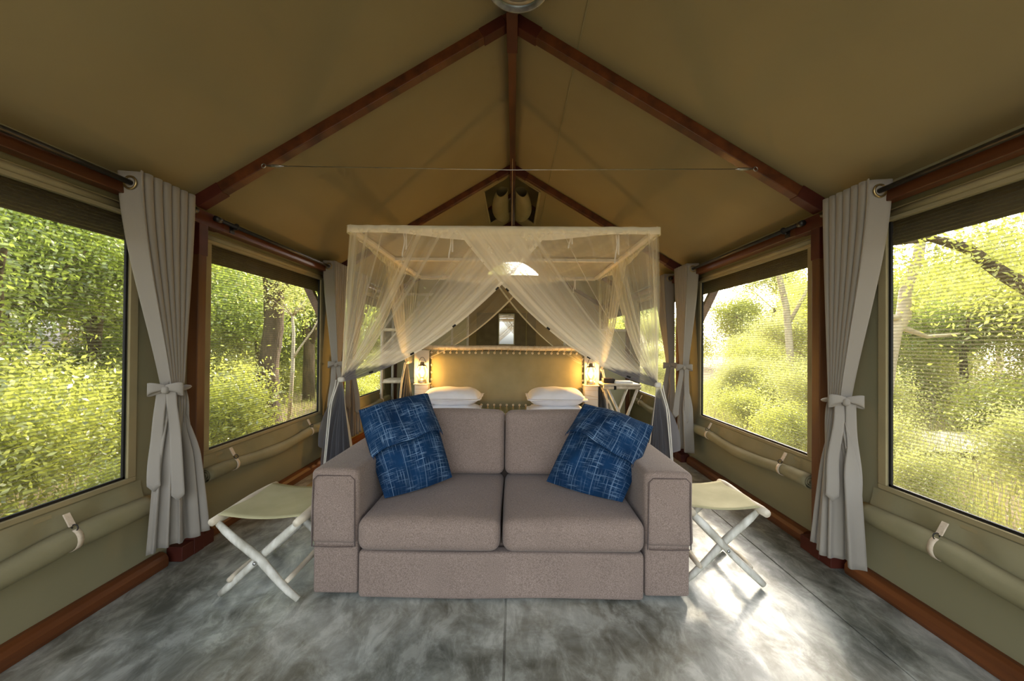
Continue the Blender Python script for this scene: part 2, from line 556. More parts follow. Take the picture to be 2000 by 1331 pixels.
    def build(self, name, mat, parent=None, smooth=False, bevel=0, solid=0, offset=0):
        me = bpy.data.meshes.new(name)
        me.from_pydata(self.v, [], self.f)
        if self.uv:
            ul = me.uv_layers.new(name='UVMap')
            vi = np.empty(len(me.loops), dtype=np.int32)
            me.loops.foreach_get('vertex_index', vi)
            arr = np.zeros((len(self.v), 2))
            for k, t in self.uv.items():
                arr[k] = t
            ul.data.foreach_set('uv', arr[vi].ravel())
        for k, d in self.att.items():
            at = me.attributes.new(k, 'FLOAT', 'POINT')
            arr = np.zeros(len(self.v))
            for i, val in d.items():
                arr[i] = val
            at.data.foreach_set('value', arr)
        if mat is not None:
            me.materials.append(M[mat])
        if smooth:
            me.polygons.foreach_set('use_smooth', [True] * len(me.polygons))
        me.update()
        o = bpy.data.objects.new(name, me)
        COL.objects.link(o)
        if parent is not None:
            o.parent = parent
            # parts are written in world coordinates: undo the parent's offset
            loc = BASES.get(parent.name)
            if loc is not None:
                me.transform(Matrix.Translation(-Vector(loc)))
                BASES[o.name] = loc
        if bevel:
            b = o.modifiers.new('bevel', 'BEVEL'); b.width = bevel; b.segments = 2; b.limit_method = 'ANGLE'
        if solid:
            b = o.modifiers.new('solid', 'SOLIDIFY'); b.thickness = solid; b.offset = offset
        return o


def tag(o, label=None, cat=None, group=None, kind=None):
    if label: o['label'] = label
    if cat: o['category'] = cat
    if group: o['group'] = group
    if kind: o['kind'] = kind
    return o


def thing(name, loc, label, cat, group=None, kind=None):
    o = bpy.data.objects.new(name, None)
    COL.objects.link(o)
    o.location = loc
    o.empty_display_size = 0.1
    BASES[o.name] = tuple(loc)
    return tag(o, label, cat, group, kind)


def clean(o):
    pass


def ring(mb, c, R, r, axis='Z', seg=20, rs=8):
    pts = []
    for k in range(seg):
        a = 2 * PI * k / seg
        x, y = R * math.cos(a), R * math.sin(a)
        p = {'Z': (x, y, 0), 'Y': (x, 0, y), 'X': (0, x, y)}[axis]
        pts.append((c[0] + p[0], c[1] + p[1], c[2] + p[2]))
    mb.tube(pts, r, rs, closed=True)


def lerp(a, b, t):
    return a + (b - a) * t


def sstep(a, b, x):
    t = max(0, min(1, (x - a) / (b - a)))
    return t * t * (3 - 2 * t)


# ------------------------------------------------------------------ tent geometry constants
WX = 1.93            # wall plane
FX = 1.86            # post centre
EZ = 2.08            # roof meets wall
RZ = 3.235           # apex of the canvas
SL = (RZ - EZ) / WX
YF, YB = -0.75, 8.45
FRAMES = [0.38, 2.38, 4.39, 6.40, 8.38]
WIN = [(0.56, 2.02), (2.56, 4.02), (4.57, 6.03)]
WZ0, WZ1 = 0.55, 1.88


def roofz(x):
    return RZ - SL * abs(x)


# floor with real joints
fl = MB()
xs = [-2.3, 0.004, 0.012, 1.553, 1.558, 2.3]
g = 0.006
for a, b_ in ((-2.3, 0.003), (0.013, 1.552), (1.558, 2.3)):
    fl.box(((a + b_) / 2, (YF + YB) / 2 - 1, -0.05), (b_ - a, YB - YF + 2, 0.1))
fl.box((0, (YF + YB) / 2 - 1, -0.08), (4.6, YB - YF + 2, 0.145))
floor = fl.build('floor', 'floor', bevel=0.002)
tag(floor, kind='structure')

# walls
for side, s in (('left', -1), ('right', 1)):
    mb = MB()
    ys = [YF + 0.1]
    wins = WIN + [(6.75, 8.0)]  # last entry: unseen opening added to let light into the back room
    for a, b_ in wins:
        ys += [a, b_]
    ys.append(YB)
    zs = [0.0, WZ0, WZ1, EZ + 0.02]
    for i in range(len(ys) - 1):
        for j in range(3):
            if j == 1 and i % 2 == 1:
                continue
            n = max(1, int((ys[i + 1] - ys[i]) / 0.12))
            y0, y1, z0, z1 = ys[i], ys[i + 1], zs[j], zs[j + 1]
            mb.add([(s * WX, y0, z0), (s * WX, y1, z0), (s * WX, y1, z1), (s * WX, y0, z1)], [(0, 1, 2, 3)])
    w = mb.build('wall_' + side, 'wall', solid=0.012, offset=0)
    tag(w, kind='structure')
    # posts and eave beam
    for k, y in enumerate(FRAMES):
        p = MB().box((s * FX, y, 1.0), (0.062, 0.062, 2.0)).build('post', 'woodz', w, bevel=0.004)
        MB().box((s * FX, y, 1.86), (0.07, 0.07, 0.19)).build('joint_sleeve', 'sleeve', p, bevel=0.003)
        q = MB(); q.box((s * FX, y, 0.065), (0.072, 0.072, 0.13)); q.box((s * (FX + 0.012), y, 0.043), (0.09, 0.24, 0.084))
        q.build('base_sleeve', 'sleeve', p, bevel=0.003)
        qq = MB()
        for dz in (0.03, -0.04):
            qq.lathe([(0, -0.003), (0.006, -0.003), (0.006, 0), (0, 0)], (s * FX, y - 0.036, 1.86 + dz), 8, 'Y')
        qq.build('bolt', 'steel', p)
    e = MB().box((s * FX, (YF + YB) / 2, 1.992), (0.062, YB - YF, 0.075)).build('eave_beam', 'wood', w, bevel=0.004)
    for y in FRAMES:
        MB().box((s * FX, y, 1.992), (0.071, 0.34, 0.084)).build('joint_sleeve', 'sleeve', e, bevel=0.003)
    ev = MB().box((s * (WX + 0.06), (YF + YB) / 2, 1.845), (0.006, YB - YF, 0.145)).build('eave_shade_strip', 'valance', w)  # added dark strip standing in for the shaded eave underside
    # horizontal canvas seam and tab strips
    for (y0, y1) in WIN:
        m = MB(); m.box((s * (WX - 0.012), (y0 + y1) / 2, 1.93), (0.02, y1 - y0 + 0.12, 0.016))
        m.box((s * (WX - 0.006), (y0 + y1) / 2, 0.50), (0.006, y1 - y0 + 0.12, 0.02))
        m.build('sewn_seam', 'hem', w, bevel=0.003)
    # baseboard
    b = MB()
    for i in range(len(FRAMES)):
        y0 = (YF if i == 0 else FRAMES[i - 1] + 0.16)
        y1 = FRAMES[i] - 0.16
        prof = [(0.0, 0.0), (0.05, 0.0), (0.055, 0.02), (0.053, 0.05), (0.04, 0.07), (0.02, 0.08), (0.0, 0.08)]
        V = [(s * (WX - 0.008 - px), y, pz) for y in (y0, y1) for px, pz in prof]
        n = len(prof)
        F = [(k, k + 1, n + k + 1, n + k) for k in range(n - 1)] + [tuple(range(n)), tuple(range(n, 2 * n))]
        b.add(V, F)
    bb = b.build('baseboard_' + side, 'basewood', smooth=False, bevel=0.003)
    tag(bb, kind='structure')

# ceiling (inner canvas) with ridge hatch
VX, VY0, VY1 = 0.33, 4.66, 5.92
mb = MB()
XO = 2.27
for s in (-1, 1):
    xs = [0.0, VX, 0.9, 1.45, WX, XO]
    ys = [YF - 0.1] + [YF + i * (VY0 - YF) / 10 for i in range(1, 10)] + [VY0, 4.97, 5.3, 5.6, VY1, 6.5, 7.2, 7.8, YB]
    for i in range(len(xs) - 1):
        for j in range(len(ys) - 1):
            if i == 0 and VY0 <= ys[j] < VY1:
                continue
            P = [(s * xs[i], ys[j], roofz(xs[i])), (s * xs[i + 1], ys[j], roofz(xs[i + 1])),
                 (s * xs[i + 1], ys[j + 1], roofz(xs[i + 1])), (s * xs[i], ys[j + 1], roofz(xs[i]))]
            mb.add(P, [(0, 1, 2, 3)])
ceil = mb.build('ceiling', 'roof', solid=0.008, offset=1)
tag(ceil, kind='structure')
# outer fly sheet, darker gap between
mb = MB()
for s in (-1, 1):
    P = [(0, YF - 0.4, RZ + 0.3), (s * (XO + 0.05), YF - 0.4, roofz(XO) + 0.12), (s * (XO + 0.05), YB + 0.5, roofz(XO) + 0.12), (0, YB + 0.5, RZ + 0.3)]
    mb.add(P, [(0, 1, 2, 3)])
fly = mb.build('outer_fly_sheet', 'roof', ceil, solid=0.01)
for s in (-1, 1):
    for k, y in enumerate(FRAMES):
        off = 0.045
        top = Vector((s * 0.01, y, RZ - 0.045)); bot = Vector((s * FX, y, roofz(FX) - 0.045))
        r = MB().bar(top, bot, 0.06, 0.066, (0, 0, 1)).build('rafter', 'wood', ceil, bevel=0.004)
        d = (bot - top).normalized()
        MB().bar(top + d * 0.03, top + d * 0.19, 0.07, 0.076).build('joint_sleeve', 'sleeve', r, bevel=0.003)
        MB().bar(bot - d * 0.17, bot - d * 0.0, 0.07, 0.076).build('joint_sleeve', 'sleeve', r, bevel=0.003)
    # outer roof rafters seen through the hatch
    for y in (5.2, 6.0):
        MB().bar((0, y, RZ + 0.26), (s * 1.0, y, RZ + 0.26 - 0.6), 0.05, 0.06).build('fly_rafter', 'wood', fly, bevel=0.004)
    # hatch hem and tied-up flaps
    h = MB()
    h.bar((s * VX, VY0, roofz(VX) - 0.006), (s * VX, VY1, roofz(VX) - 0.006), 0.03, 0.012)
    h.bar((s * 0.02, VY0, RZ - 0.015), (s * VX, VY0, roofz(VX) - 0.006), 0.03, 0.012)
    h.bar((s * 0.02, VY1, RZ - 0.015), (s * VX, VY1, roofz(VX) - 0.006), 0.03, 0.012)
    h.build('hatch_hem', 'hem', ceil, bevel=0.003)

    def lobe(u, v, s=s):
        y = lerp(VY0 + 0.05, VY1 - 0.1, v)
        wd = 0.19 * math.sin(PI * min(1, 0.18 + 0.8 * v)) ** 0.8 + 0.02
        a = u * 2 * PI
        x = s * (0.045 + wd * 0.5 + wd * 0.5 * math.cos(a))
        z = RZ - 0.15 - 0.25 * abs(x) + wd * 0.42 * math.sin(a) - 0.04 * math.sin(PI * v) + 0.008 * math.sin(14 * u)
        return (x, y, z)
    MB().grid(lobe, 28, 18).build('rolled_hatch_flap', 'flap', ceil, smooth=True)
    # sewn lengthwise seam
    se = MB()
    for y0, y1 in ((YF, 2.34), (2.42, 4.35), (4.43, 6.36), (6.44, 8.3)):
        se.bar((s * 0.40, y0, roofz(0.40) - 0.004), (s * 0.40, y1, roofz(0.40) - 0.004), 0.006, 0.006)
    for yy in (1.35, 3.4, 5.4):
        pass
    se.build('sewn_seam', 'flap', ceil)
rb = MB().box((0.012, (YF + YB) / 2, RZ - 0.085), (0.056, YB - YF, 0.075)).build('ridge_beam', 'wood', ceil, bevel=0.004)
for y in FRAMES:
    j = MB().box((0.012, y, RZ - 0.086), (0.066, 0.32, 0.084)).build('joint_sleeve', 'sleeve', rb, bevel=0.003)

# far canvas wall with gable opening
mb = MB()
nx = 128
for i in range(nx):
    x0, x1 = -WX + 2 * WX * i / nx, -WX + 2 * WX * (i + 1) / nx
    xm = (x0 + x1) / 2
    if abs(xm - 0.02) < 0.52:
        k = 0.14 * (1 - (xm / 0.55) ** 2)
        lo, hi = 2.70, 2.72 + 2 * k
        mb.add([(x0, YB, 0), (x1, YB, 0), (x1, YB, lo), (x0, YB, lo)], [(0, 1, 2, 3)])
        if roofz(xm) > hi + 0.02:
            mb.add([(x0, YB, hi), (x1, YB, hi), (x1, YB, roofz(x1)), (x0, YB, roofz(x0))], [(0, 1, 2, 3)])
    else:
        mb.add([(x0, YB, 0), (x1, YB, 0), (x1, YB, roofz(x1)), (x0, YB, roofz(x0))], [(0, 1, 2, 3)])
wb = mb.build('wall_back', 'back', solid=0.01)
tag(wb, kind='structure')
m = MB(); m.box((-0.12, YB - 0.03, 0.95), (1.25, 0.03, 1.9)); m.build('door_board', 'dark_panel', wb, bevel=0.004)
m = MB()
m.box((-0.28, YB - 0.05, 1.0), (0.02, 0.02, 1.96)); m.box((0.30, YB - 0.05, 1.0), (0.02, 0.02, 1.96)); m.box((0.01, YB - 0.05, 1.98), (0.62, 0.02, 0.03))
m.build('door_frame_strip', 'hem', wb, bevel=0.002)

# back partition with a wide opening, behind the bed
m = MB()
m.box((-1.30, 6.42, 1.02), (1.22, 0.03, 2.04))
m.box((1.37, 6.42, 0.74), (1.08, 0.03, 1.48))
m.box((0.12, 6.42, 0.5), (1.6, 0.03, 1.0))
pt = m.build('wall_partition', 'partition', bevel=0.004)
tag(pt, kind='structure')
for x, z1 in ((-0.70, 2.04), (-0.95, 2.04), (-1.35, 2.04), (0.85, 1.48)):
    MB().box((x, 6.395, z1 / 2), (0.035, 0.03, z1)).build('white_batten', 'white_cloth', pt, bevel=0.004)
MB().box((-1.30, 6.395, 2.03), (1.22, 0.035, 0.04)).build('top_rail', 'white_cloth', pt, bevel=0.004)
MB().box((1.37, 6.395, 1.48), (1.08, 0.035, 0.04)).build('top_rail', 'white_cloth', pt, bevel=0.004)

# ------------------------------------------------------------------ windows
wi = 0
for side, s in (('left', -1), ('right', 1)):
    for k, (y0, y1) in enumerate(WIN):
        wi += 1
        m = MB()
        xf = s * (WX - 0.012)
        t = 0.045
        m.box((xf, (y0 + y1) / 2, WZ1 + t / 2), (0.014, y1 - y0 + 2 * t, t))
        m.box((xf, y0 - t / 2, (WZ0 + WZ1) / 2), (0.012, t, WZ1 - WZ0))
        m.box((xf, y1 + t / 2, (WZ0 + WZ1) / 2), (0.012, t, WZ1 - WZ0))
        m.box((xf, (y0 + y1) / 2, WZ0 - 0.012), (0.012, y1 - y0 + 2 * t, 0.024))
        wo = m.build('window_%d' % wi, 'hem', bevel=0.003)
        tag(wo, kind='structure')
        # dark edge binding round the gauze
        e = MB()
        for yy in (y0 + 0.006, y1 - 0.006):
            e.box((s * (WX + 0.002), yy, (WZ0 + WZ1) / 2), (0.012, 0.012, WZ1 - WZ0))
        e.box((s * (WX + 0.002), (y0 + y1) / 2, WZ0 + 0.006), (0.012, y1 - y0, 0.012))
        e.build('dark_binding', 'rubber', wo)
        sc = MB()
        sc.grid(lambda u, v, s=s, y0=y0, y1=y1: (s * (WX + 0.004 + 0.006 * math.sin(PI * u) * math.sin(PI * v)), lerp(y0, y1, u), lerp(WZ0, WZ1, v)), 8, 8)
        sc.build('insect_screen', 'screen', wo, smooth=True)
        # pelmet roll above
        pl = MB()
        pl.grid(lambda u, v, s=s, y0=y0, y1=y1: (s * (WX - 0.018 - 0.012 * math.sin(PI * v)), lerp(y0 - 0.05, y1 + 0.05, u), WZ1 + 0.02 + 0.032 * v), 4, 6)
        pl.build('pelmet_fold', 'hem', wo, smooth=True, solid=0.004)

# rolled canvas flaps under the windows
flap_names = ['near', 'middle', 'far']
for side, s in (('left', -1), ('right', 1)):
    for k, (y0, y1) in enumerate(WIN):
        zc = (0.39, 0.415, 0.415)[k]
        xc = s * (WX - 0.062)
        strap_y = [y0 + 0.16, y1 - 0.28] if k else [y0 + 0.30, y1 - 0.30]
        ya, yb = y0 - 0.10, y1 + 0.08
        root = thing('rolled_window_flap', (xc, (y0 + y1) / 2, zc),
                     ['canvas window blind rolled up under the nearest %s window, tied with a pale buckled strap',
                      'canvas window blind rolled up under the middle %s window, sagging between two straps',
                      'canvas window blind rolled up under the far %s window beside the bed'][k] % side, 'blind', 'rolled canvas blinds under the windows')

        def sag(y, sy=strap_y):
            a, b = sy
            t = (y - a) / (b - a)
            return -0.035 * math.sin(PI * t) if 0 < t < 1 else 0.0

        def roll(u, v):
            y = lerp(ya, yb, v)
            a = u * 2 * PI * 3.4 + 0.6
            pinch = 1 - 0.12 * sum(math.exp(-((y - q) / 0.035) ** 2) for q in strap_y)
            r = (0.010 + (0.044 if k == 0 else 0.034) * u) * pinch + 0.003 * math.sin(9 * y + 5 * u)
            return (xc - s * math.cos(a) * r, y, zc + sag(y) + math.sin(a) * r)
        MB().grid(roll, 76, 34).build('canvas_roll', 'flap', root, smooth=True, solid=0.003)

        def sheet(u, v):
            y = lerp(ya, yb, u)
            fold = 0.012 * math.sin(v * PI) * sum(math.exp(-abs(y - q) / 0.25) * math.sin((y - q) * 26) for q in strap_y)
            return (lerp(s * (WX - 0.010), xc + s * 0.030, v ** 1.4) - s * fold, y, lerp(WZ0 - 0.03, zc + 0.022 + sag(y), v))
        MB().grid(sheet, 60, 8).build('canvas_skirt', 'flap', root, smooth=True)
        for q in strap_y:
            st = MB()
            zz = zc + sag(q)
            R = 0.0495 if k == 0 else 0.0405

            def band(u, v, q=q, zz=zz):
                a = lerp(0.15 * PI, 1.45 * PI, v)
                return (xc - s * math.sin(a) * R * 0.98, q - 0.0125 + 0.025 * u, zz + math.cos(a) * R)
            st.grid(band, 1, 14)
            so = st.build('strap', 'strap', root, smooth=True, solid=0.003)
            tb = MB(); tb.box((xc + s * 0.005, q, zc + 0.085), (0.006, 0.026, 0.06), Matrix.Rotation(s * 0.5, 3, 'Y'))
            tb.build('strap_tab', 'strap', so, bevel=0.001)
            bk = MB(); ring(bk, (xc - s * 0.02, q, zc + 0.052), 0.014, 0.0025, 'Y', 14, 6)
            bk.build('buckle', 'dark_metal', so, smooth=True)
        clean(root)

# ------------------------------------------------------------------ curtains and rods
RODX = 1.80
RODZ = 2.005


def rod(s, y0, y1, label):
    root = thing('curtain_rod', (s * RODX, y0, RODZ), label, 'curtain rod', 'dark curtain rods')
    MB().tube([(s * RODX, y0, RODZ), (s * RODX, y1, RODZ)], 0.0125, 12).build('pole', 'dark_metal', root, smooth=True)
    for y in (y0, y1):
        MB().tube([(s * RODX, y - 0.02, RODZ), (s * RODX, y + 0.02, RODZ)], 0.018, 12).build('end_cap', 'dark_metal', root, smooth=True)
    for y in (y0 + 0.16, y1 - 0.12):
        m = MB(); m.tube([(s * RODX, y, RODZ), (s * (RODX + 0.015), y, RODZ - 0.02), (s * (FX - 0.03), y, RODZ - 0.02)], 0.006, 8)
        m.box((s * (FX - 0.034), y, RODZ - 0.02), (0.006, 0.04, 0.05))
        ring(m, (s * RODX, y, RODZ), 0.018, 0.005, 'Y', 14, 6)
        m.build('bracket', 'dark_metal', root, smooth=False)
    clean(root)


def curtain(s, ya, yb, knot, bot, label, n=6.5, first=1, zbot=0.2, lean=0.0):
    """ya..yb stack on the rod; knot=(x,y,z); bot=(x,y,spread,depth)"""
    root = thing('curtain', (s * RODX, (ya + yb) / 2, zbot), label, 'curtain', 'tied-back grey curtains')
    ztop = RODZ + 0.055
    kx, ky, kz = knot
    bx, by, bs, bd = bot

    def surf(u, v):
        ph = 2 * PI * n * u
        wv = -math.cos(ph)
        wv = math.copysign(abs(wv) ** 0.6, wv)
        wc = math.sin(ph * 2.0)
        if v < 0.56:
            t = v / 0.56
            z = lerp(ztop, kz, t)
            e = 1 - sstep(0.0, 1.0, t) if t < 1 else 0
            e = 0.35 * e + 0.65 * (1 - t ** 1.5)
            cy = lerp(ky, (ya + yb) / 2, e)
            sp = lerp(0.085, yb - ya, e)
            cx = lerp(kx, s * RODX, e)
            am = lerp(0.030, 0.062, e)
            y = cy + (u - 0.5) * sp + wc * 0.010 * (0.4 + e)
            x = cx - s * wv * am * -1
        else:
            t = (v - 0.56) / 0.44
            z = lerp(kz, zbot + 0.012 * math.sin(7 * u) + 0.03 * (u - 0.5), t)
            e = t ** 0.7
            lw = math.sin(2 * PI * (4.3 * u + 0.30 * math.sin(2 * PI * 1.3 * u + s)) + 0.8) * (0.75 + 0.45 * math.sin(11 * u + 2 * s))
            y = lerp(ky, by, e) + (u - 0.5) * lerp(0.085, bs, e) + wc * 0.006 * e
            x = lerp(kx, bx, e) + lerp(wv * 0.030, lw * bd, sstep(0, 0.5, t)) + lean * e * (u - 0.5)
        return (x, y, z)
    c = MB().grid(surf, 190, 60).build('cloth', 'curtain', root, smooth=True, solid=0.003)
    # eyelets on the folds that face the camera
    for k in range(int(2 * n) - 1):
        u = (0.25 + 0.5 * k) / n
        px, py, pz = surf(u, 0.03)
        m = MB(); ring(m, (s * RODX, py - 0.004, RODZ), 0.029, 0.0055, 'Y', 24, 8)
        m.build('eyelet', 'brass', root, smooth=True)
    # tie band, bow and tails
    nd = Vector((-s * 0.35, -0.94, 0)).normalized()
    sd = Vector((-nd.y, nd.x, 0))
    K = Vector(knot)
    R = 0.062
    m = MB()
    pts = [K + Vector((math.cos(a) * R * 0.95, math.sin(a) * R * 0.95, 0.006 * math.sin(2 * a))) for a in [2 * PI * i / 24 for i in range(24)]]
    m.tube(pts, 0.022, 8, closed=True, flat=0.45, up=(0, 0, 1))
    # up makes the ring wide in z
    tie = m.build('tie_band', 'curtain', root, smooth=True)
    front = K + nd * (R + 0.012)
    for sg in (-1, 1):
        def loop(u, v, sg=sg):
            L = 0.085 * math.sin(PI * u) ** 0.8 if False else 0
            a = PI * 2 * u
            lx = 0.042 * (1 - math.cos(a)) * 0.9
            ly = 0.020 * math.sin(a) * (0.5 + 0.5 * (1 - math.cos(a)) / 2)
            w = (0.012 + 0.020 * (1 - math.cos(a)) / 2)
            return front + sd * (sg * lx) + nd * (0.012 + ly * 0.6) + Vector((0, 0, 0.012 + ly * 0.5 + (v - 0.5) * 2 * w - 0.012 * lx / 0.09))
        MB().grid(loop, 24, 4).build('bow_loop', 'curtain', tie, smooth=True, solid=0.003)

        def tail(u, v, sg=sg):
            L = 0.50 + 0.03 * sg
            w = 0.022 + 0.006 * v
            off = sg * (0.022 + 0.026 * sstep(0, 0.8, v)) + s * -0.035 * v
            z = -L * v
            pt = -0.03 * (1 - abs(2 * u - 1)) * sstep(0.93, 1, v)
            bulge = 0.03 + 0.085 * v + 0.006 * math.sin(10 * v + sg)
            return front + sd * (off + (u - 0.5) * 2 * w) + nd * (bulge - 0.03) + Vector((0, 0, z + pt))
        MB().grid(tail, 6, 30).build('ribbon_tail', 'curtain', tie, smooth=True, solid=0.003)
    m = MB(); m.soft(front + nd * 0.012, (0.036, 0.03, 0.04), 0.014, 3, 2)
    m.build('knot', 'curtain', tie, smooth=True)
    clean(root)


for side, s in (('left', -1), ('right', 1)):
    rod(s, -0.4, 2.27, 'dark metal curtain rod above the nearest %s window' % side)
    rod(s, 2.46, 4.30, 'dark metal curtain rod above the middle %s window' % side)
    rod(s, 4.50, 6.20, 'dark metal curtain rod above the far %s window beside the bed' % side)
curtain(-1, 1.88, 2.22, (-1.80, 2.15, 0.995), (-1.69, 2.06, 0.22, 0.042),
        'tall grey cotton curtain tied with a bow, hanging at the left post nearest the camera', zbot=0.215, lean=0.10)
curtain(1, 1.92, 2.22, (1.80, 2.17, 0.96), (1.685, 2.06, 0.22, 0.042),
        'tall grey cotton curtain tied with a bow, hanging at the right post nearest the camera', zbot=0.175, lean=-0.08)
curtain(-1, 3.93, 4.26, (-1.80, 4.14, 1.02), (-1.78, 4.08, 0.28, 0.055),
        'grey curtain tied back at the second left post, just past the middle window', zbot=0.2)
curtain(1, 3.93, 4.26, (1.80, 4.14, 1.02), (1.78, 4.08, 0.28, 0.055),
        'grey curtain tied back at the second right post, just past the middle window', zbot=0.2)
curtain(-1, 4.52, 4.85, (-1.80, 4.50, 1.02), (-1.78, 4.52, 0.25, 0.05),
        'shadowed grey curtain half hidden beside the bed net, behind the second left curtain', zbot=0.2)
curtain(1, 4.52, 4.85, (1.80, 4.50, 1.02), (1.78, 4.52, 0.25, 0.05),
        'shadowed grey curtain half hidden beside the bed net, behind the second right curtain', zbot=0.2)

# tension wire across the nearest rafters
root = thing('tension_wire', (0, 2.36, 2.28), 'thin steel bracing wire stretched across between the two nearest rafters', 'wire')
MB().tube([(-1.44, 2.345, 2.29), (0, 2.345, 2.275), (1.44, 2.345, 2.29)], 0.0022, 6).build('cable', 'steel', root, smooth=True)
for s in (-1, 1):
    m = MB(); m.tube([(s * 1.33, 2.345, 2.289), (s * 1.36, 2.345, 2.289), (s * 1.40, 2.345, 2.29), (s * 1.43, 2.345, 2.29)], [0.003, 0.009, 0.009, 0.003], 8)
    ring(m, (s * 1.45, 2.345, 2.29), 0.012, 0.003, 'Y', 14, 6)
    m.build('turnbuckle', 'steel', root, smooth=True)
clean(root)

# ceiling lamp
LC = (0.045, 1.945, 3.02)
root = thing('ceiling_lamp', LC, 'round metal-rimmed ceiling lamp hung under the ridge beam, cut by the top edge', 'lamp')
MB().lathe([(0.0, 0.035), (0.05, 0.035), (0.12, 0.03), (0.152, 0.012), (0.162, -0.006), (0.160, -0.016), (0.150, -0.018), (0.142, -0.008), (0.134, -0.010), (0.128, 0.0)], LC, 64).build('rim', 'lampbody', root, smooth=True)
MB().lathe([(0.128, 0.0), (0.115, -0.012), (0.104, -0.006), (0.095, -0.010)], LC, 64).build('inner_ring', 'steel', root, smooth=True)
MB().lathe([(0.095, -0.010), (0.06, -0.022), (0.0, -0.026)], LC, 48).build('diffuser', 'frosted', root, smooth=True)
m = MB(); m.tube([(LC[0], LC[1], LC[2] + 0.03), (LC[0], LC[1], RZ - 0.1)], 0.02, 12); m.build('stem', 'dark_metal', root, smooth=True)
clean(root)

# ------------------------------------------------------------------ sofa
SX = -0.017
root = thing('sofa', (SX, 2.4, 0), 'taupe woven two-seater sofa facing the camera at the foot of the bed', 'sofa')


def arm_cover_fn(sgn):
    def f(p, h):
        x, y, z = p
        t = (h[2] - z) / (2 * h[2])
        x += sgn * 0.006 * sstep(0.2, 1.0, t)
        z += 0.010 * math.sin(y * 5 + 1) * sstep(0.7, 1, t) * -1
        if z > h[2] - 0.03:
            z -= 0.012 * (1 - math.cos(2 * PI * (x / (2 * h[0]) + 0.5))) * -0.2
        y += 0.003 * math.sin(z * 22 + x * 17)
        return (x, y, z)
    return f


for s in (-1, 1):
    ax = SX + s * 0.812
    a = MB().soft((ax, 2.40, 0.165), (0.218, 0.88, 0.29), 0.014, 3, 4).build('arm', 'sofa', root, smooth=True)
    cv = MB().soft((ax, 2.392, 0.445), (0.236, 0.905, 0.372), 0.030, 4, 12, arm_cover_fn(s)).build('arm_cover', 'sofa', root, smooth=True)
    pz0, pz1 = 0.262, 0.604
    yf = 1.9375
    xl, xr = ax - 0.100, ax + 0.100
    m = MB()
    m.tube([(xl - 0.004, yf, pz0), (xl, yf, pz1 - 0.02), (xl + 0.02, yf, pz1), (xr - 0.02, yf, pz1), (xr, yf, pz1 - 0.02), (xr + 0.004, yf, pz0)], 0.0032, 6)
    m.build('piping', 'piping', cv, smooth=True)
    m = MB(); m.tube([(ax - 0.098, yf - 0.001, 0.262), (ax, yf - 0.002, 0.260), (ax + 0.098, yf - 0.001, 0.262)], 0.003, 6)
    m.build('hem', 'piping', cv, smooth=True)
    m = MB()
    for yy in (2.05, 2.75):
        m.lathe([(0, 0), (0.02, 0), (0.022, 0.025), (0, 0.025)], (ax, yy, 0.0), 12)
    m.build('foot', 'rubber', a)
MB().soft((SX, 1.975, 0.125), (1.385, 0.08, 0.225), 0.02, 3, 14,
          lambda p, h: (p[0], p[1] + 0.002 * math.sin(p[0] * 9), p[2] + 0.003 * math.sin(p[0] * 5))).build('front_panel', 'sofa', root, smooth=True)
MB().soft((SX, 2.42, 0.14), (1.38, 0.78, 0.20), 0.02, 3, 4).build('base', 'sofa', root, smooth=True)


def cushion_fn(bt, by_, seed):
    def f(p, h):
        x, y, z = p
        wx = max(0, 1 - (x / h[0]) ** 2); wy = max(0, 1 - (y / h[1]) ** 2); wz = max(0, 1 - (z / h[2]) ** 2)
        if z > 0:
            z += bt * wx * wy
        if y < 0:
            y -= by_ * wx * wz
        z += 0.003 * math.sin(7 * x + seed) * math.cos(5 * y + seed) * (1 if z > 0 else 0)
        x *= 1 + 0.008 * math.sin(6 * y + seed)
        return (x, y, z)
    return f


for s in (-1, 1):
    cx = SX + s * 0.349 + 0.0
    MB().soft((cx, 2.285, 0.325), (0.690, 0.76, 0.160), 0.05, 5, 12, cushion_fn(0.022, 0.012, s)).build('seat_cushion', 'sofa', root, smooth=True)
    o = MB().soft((0, 0, 0), (0.690, 0.17, 0.405), 0.045, 5, 12, cushion_fn(0.008, 0.018, s + 2)).build('back_cushion', 'sofa', root, smooth=True)
    rot = Matrix.Rotation(math.radians(-9), 4, 'X')
    base = Vector((cx, 2.640, 0.608)) - Vector((SX, 2.4, 0))
    for v in o.data.vertices:
        v.co = rot @ (v.co + Vector((SX, 2.4, 0))) + base
MB().soft((SX, 2.80, 0.40), (1.40, 0.10, 0.62), 0.03, 3, 6).build('back_frame', 'sofa', root, smooth=True)
clean(root)


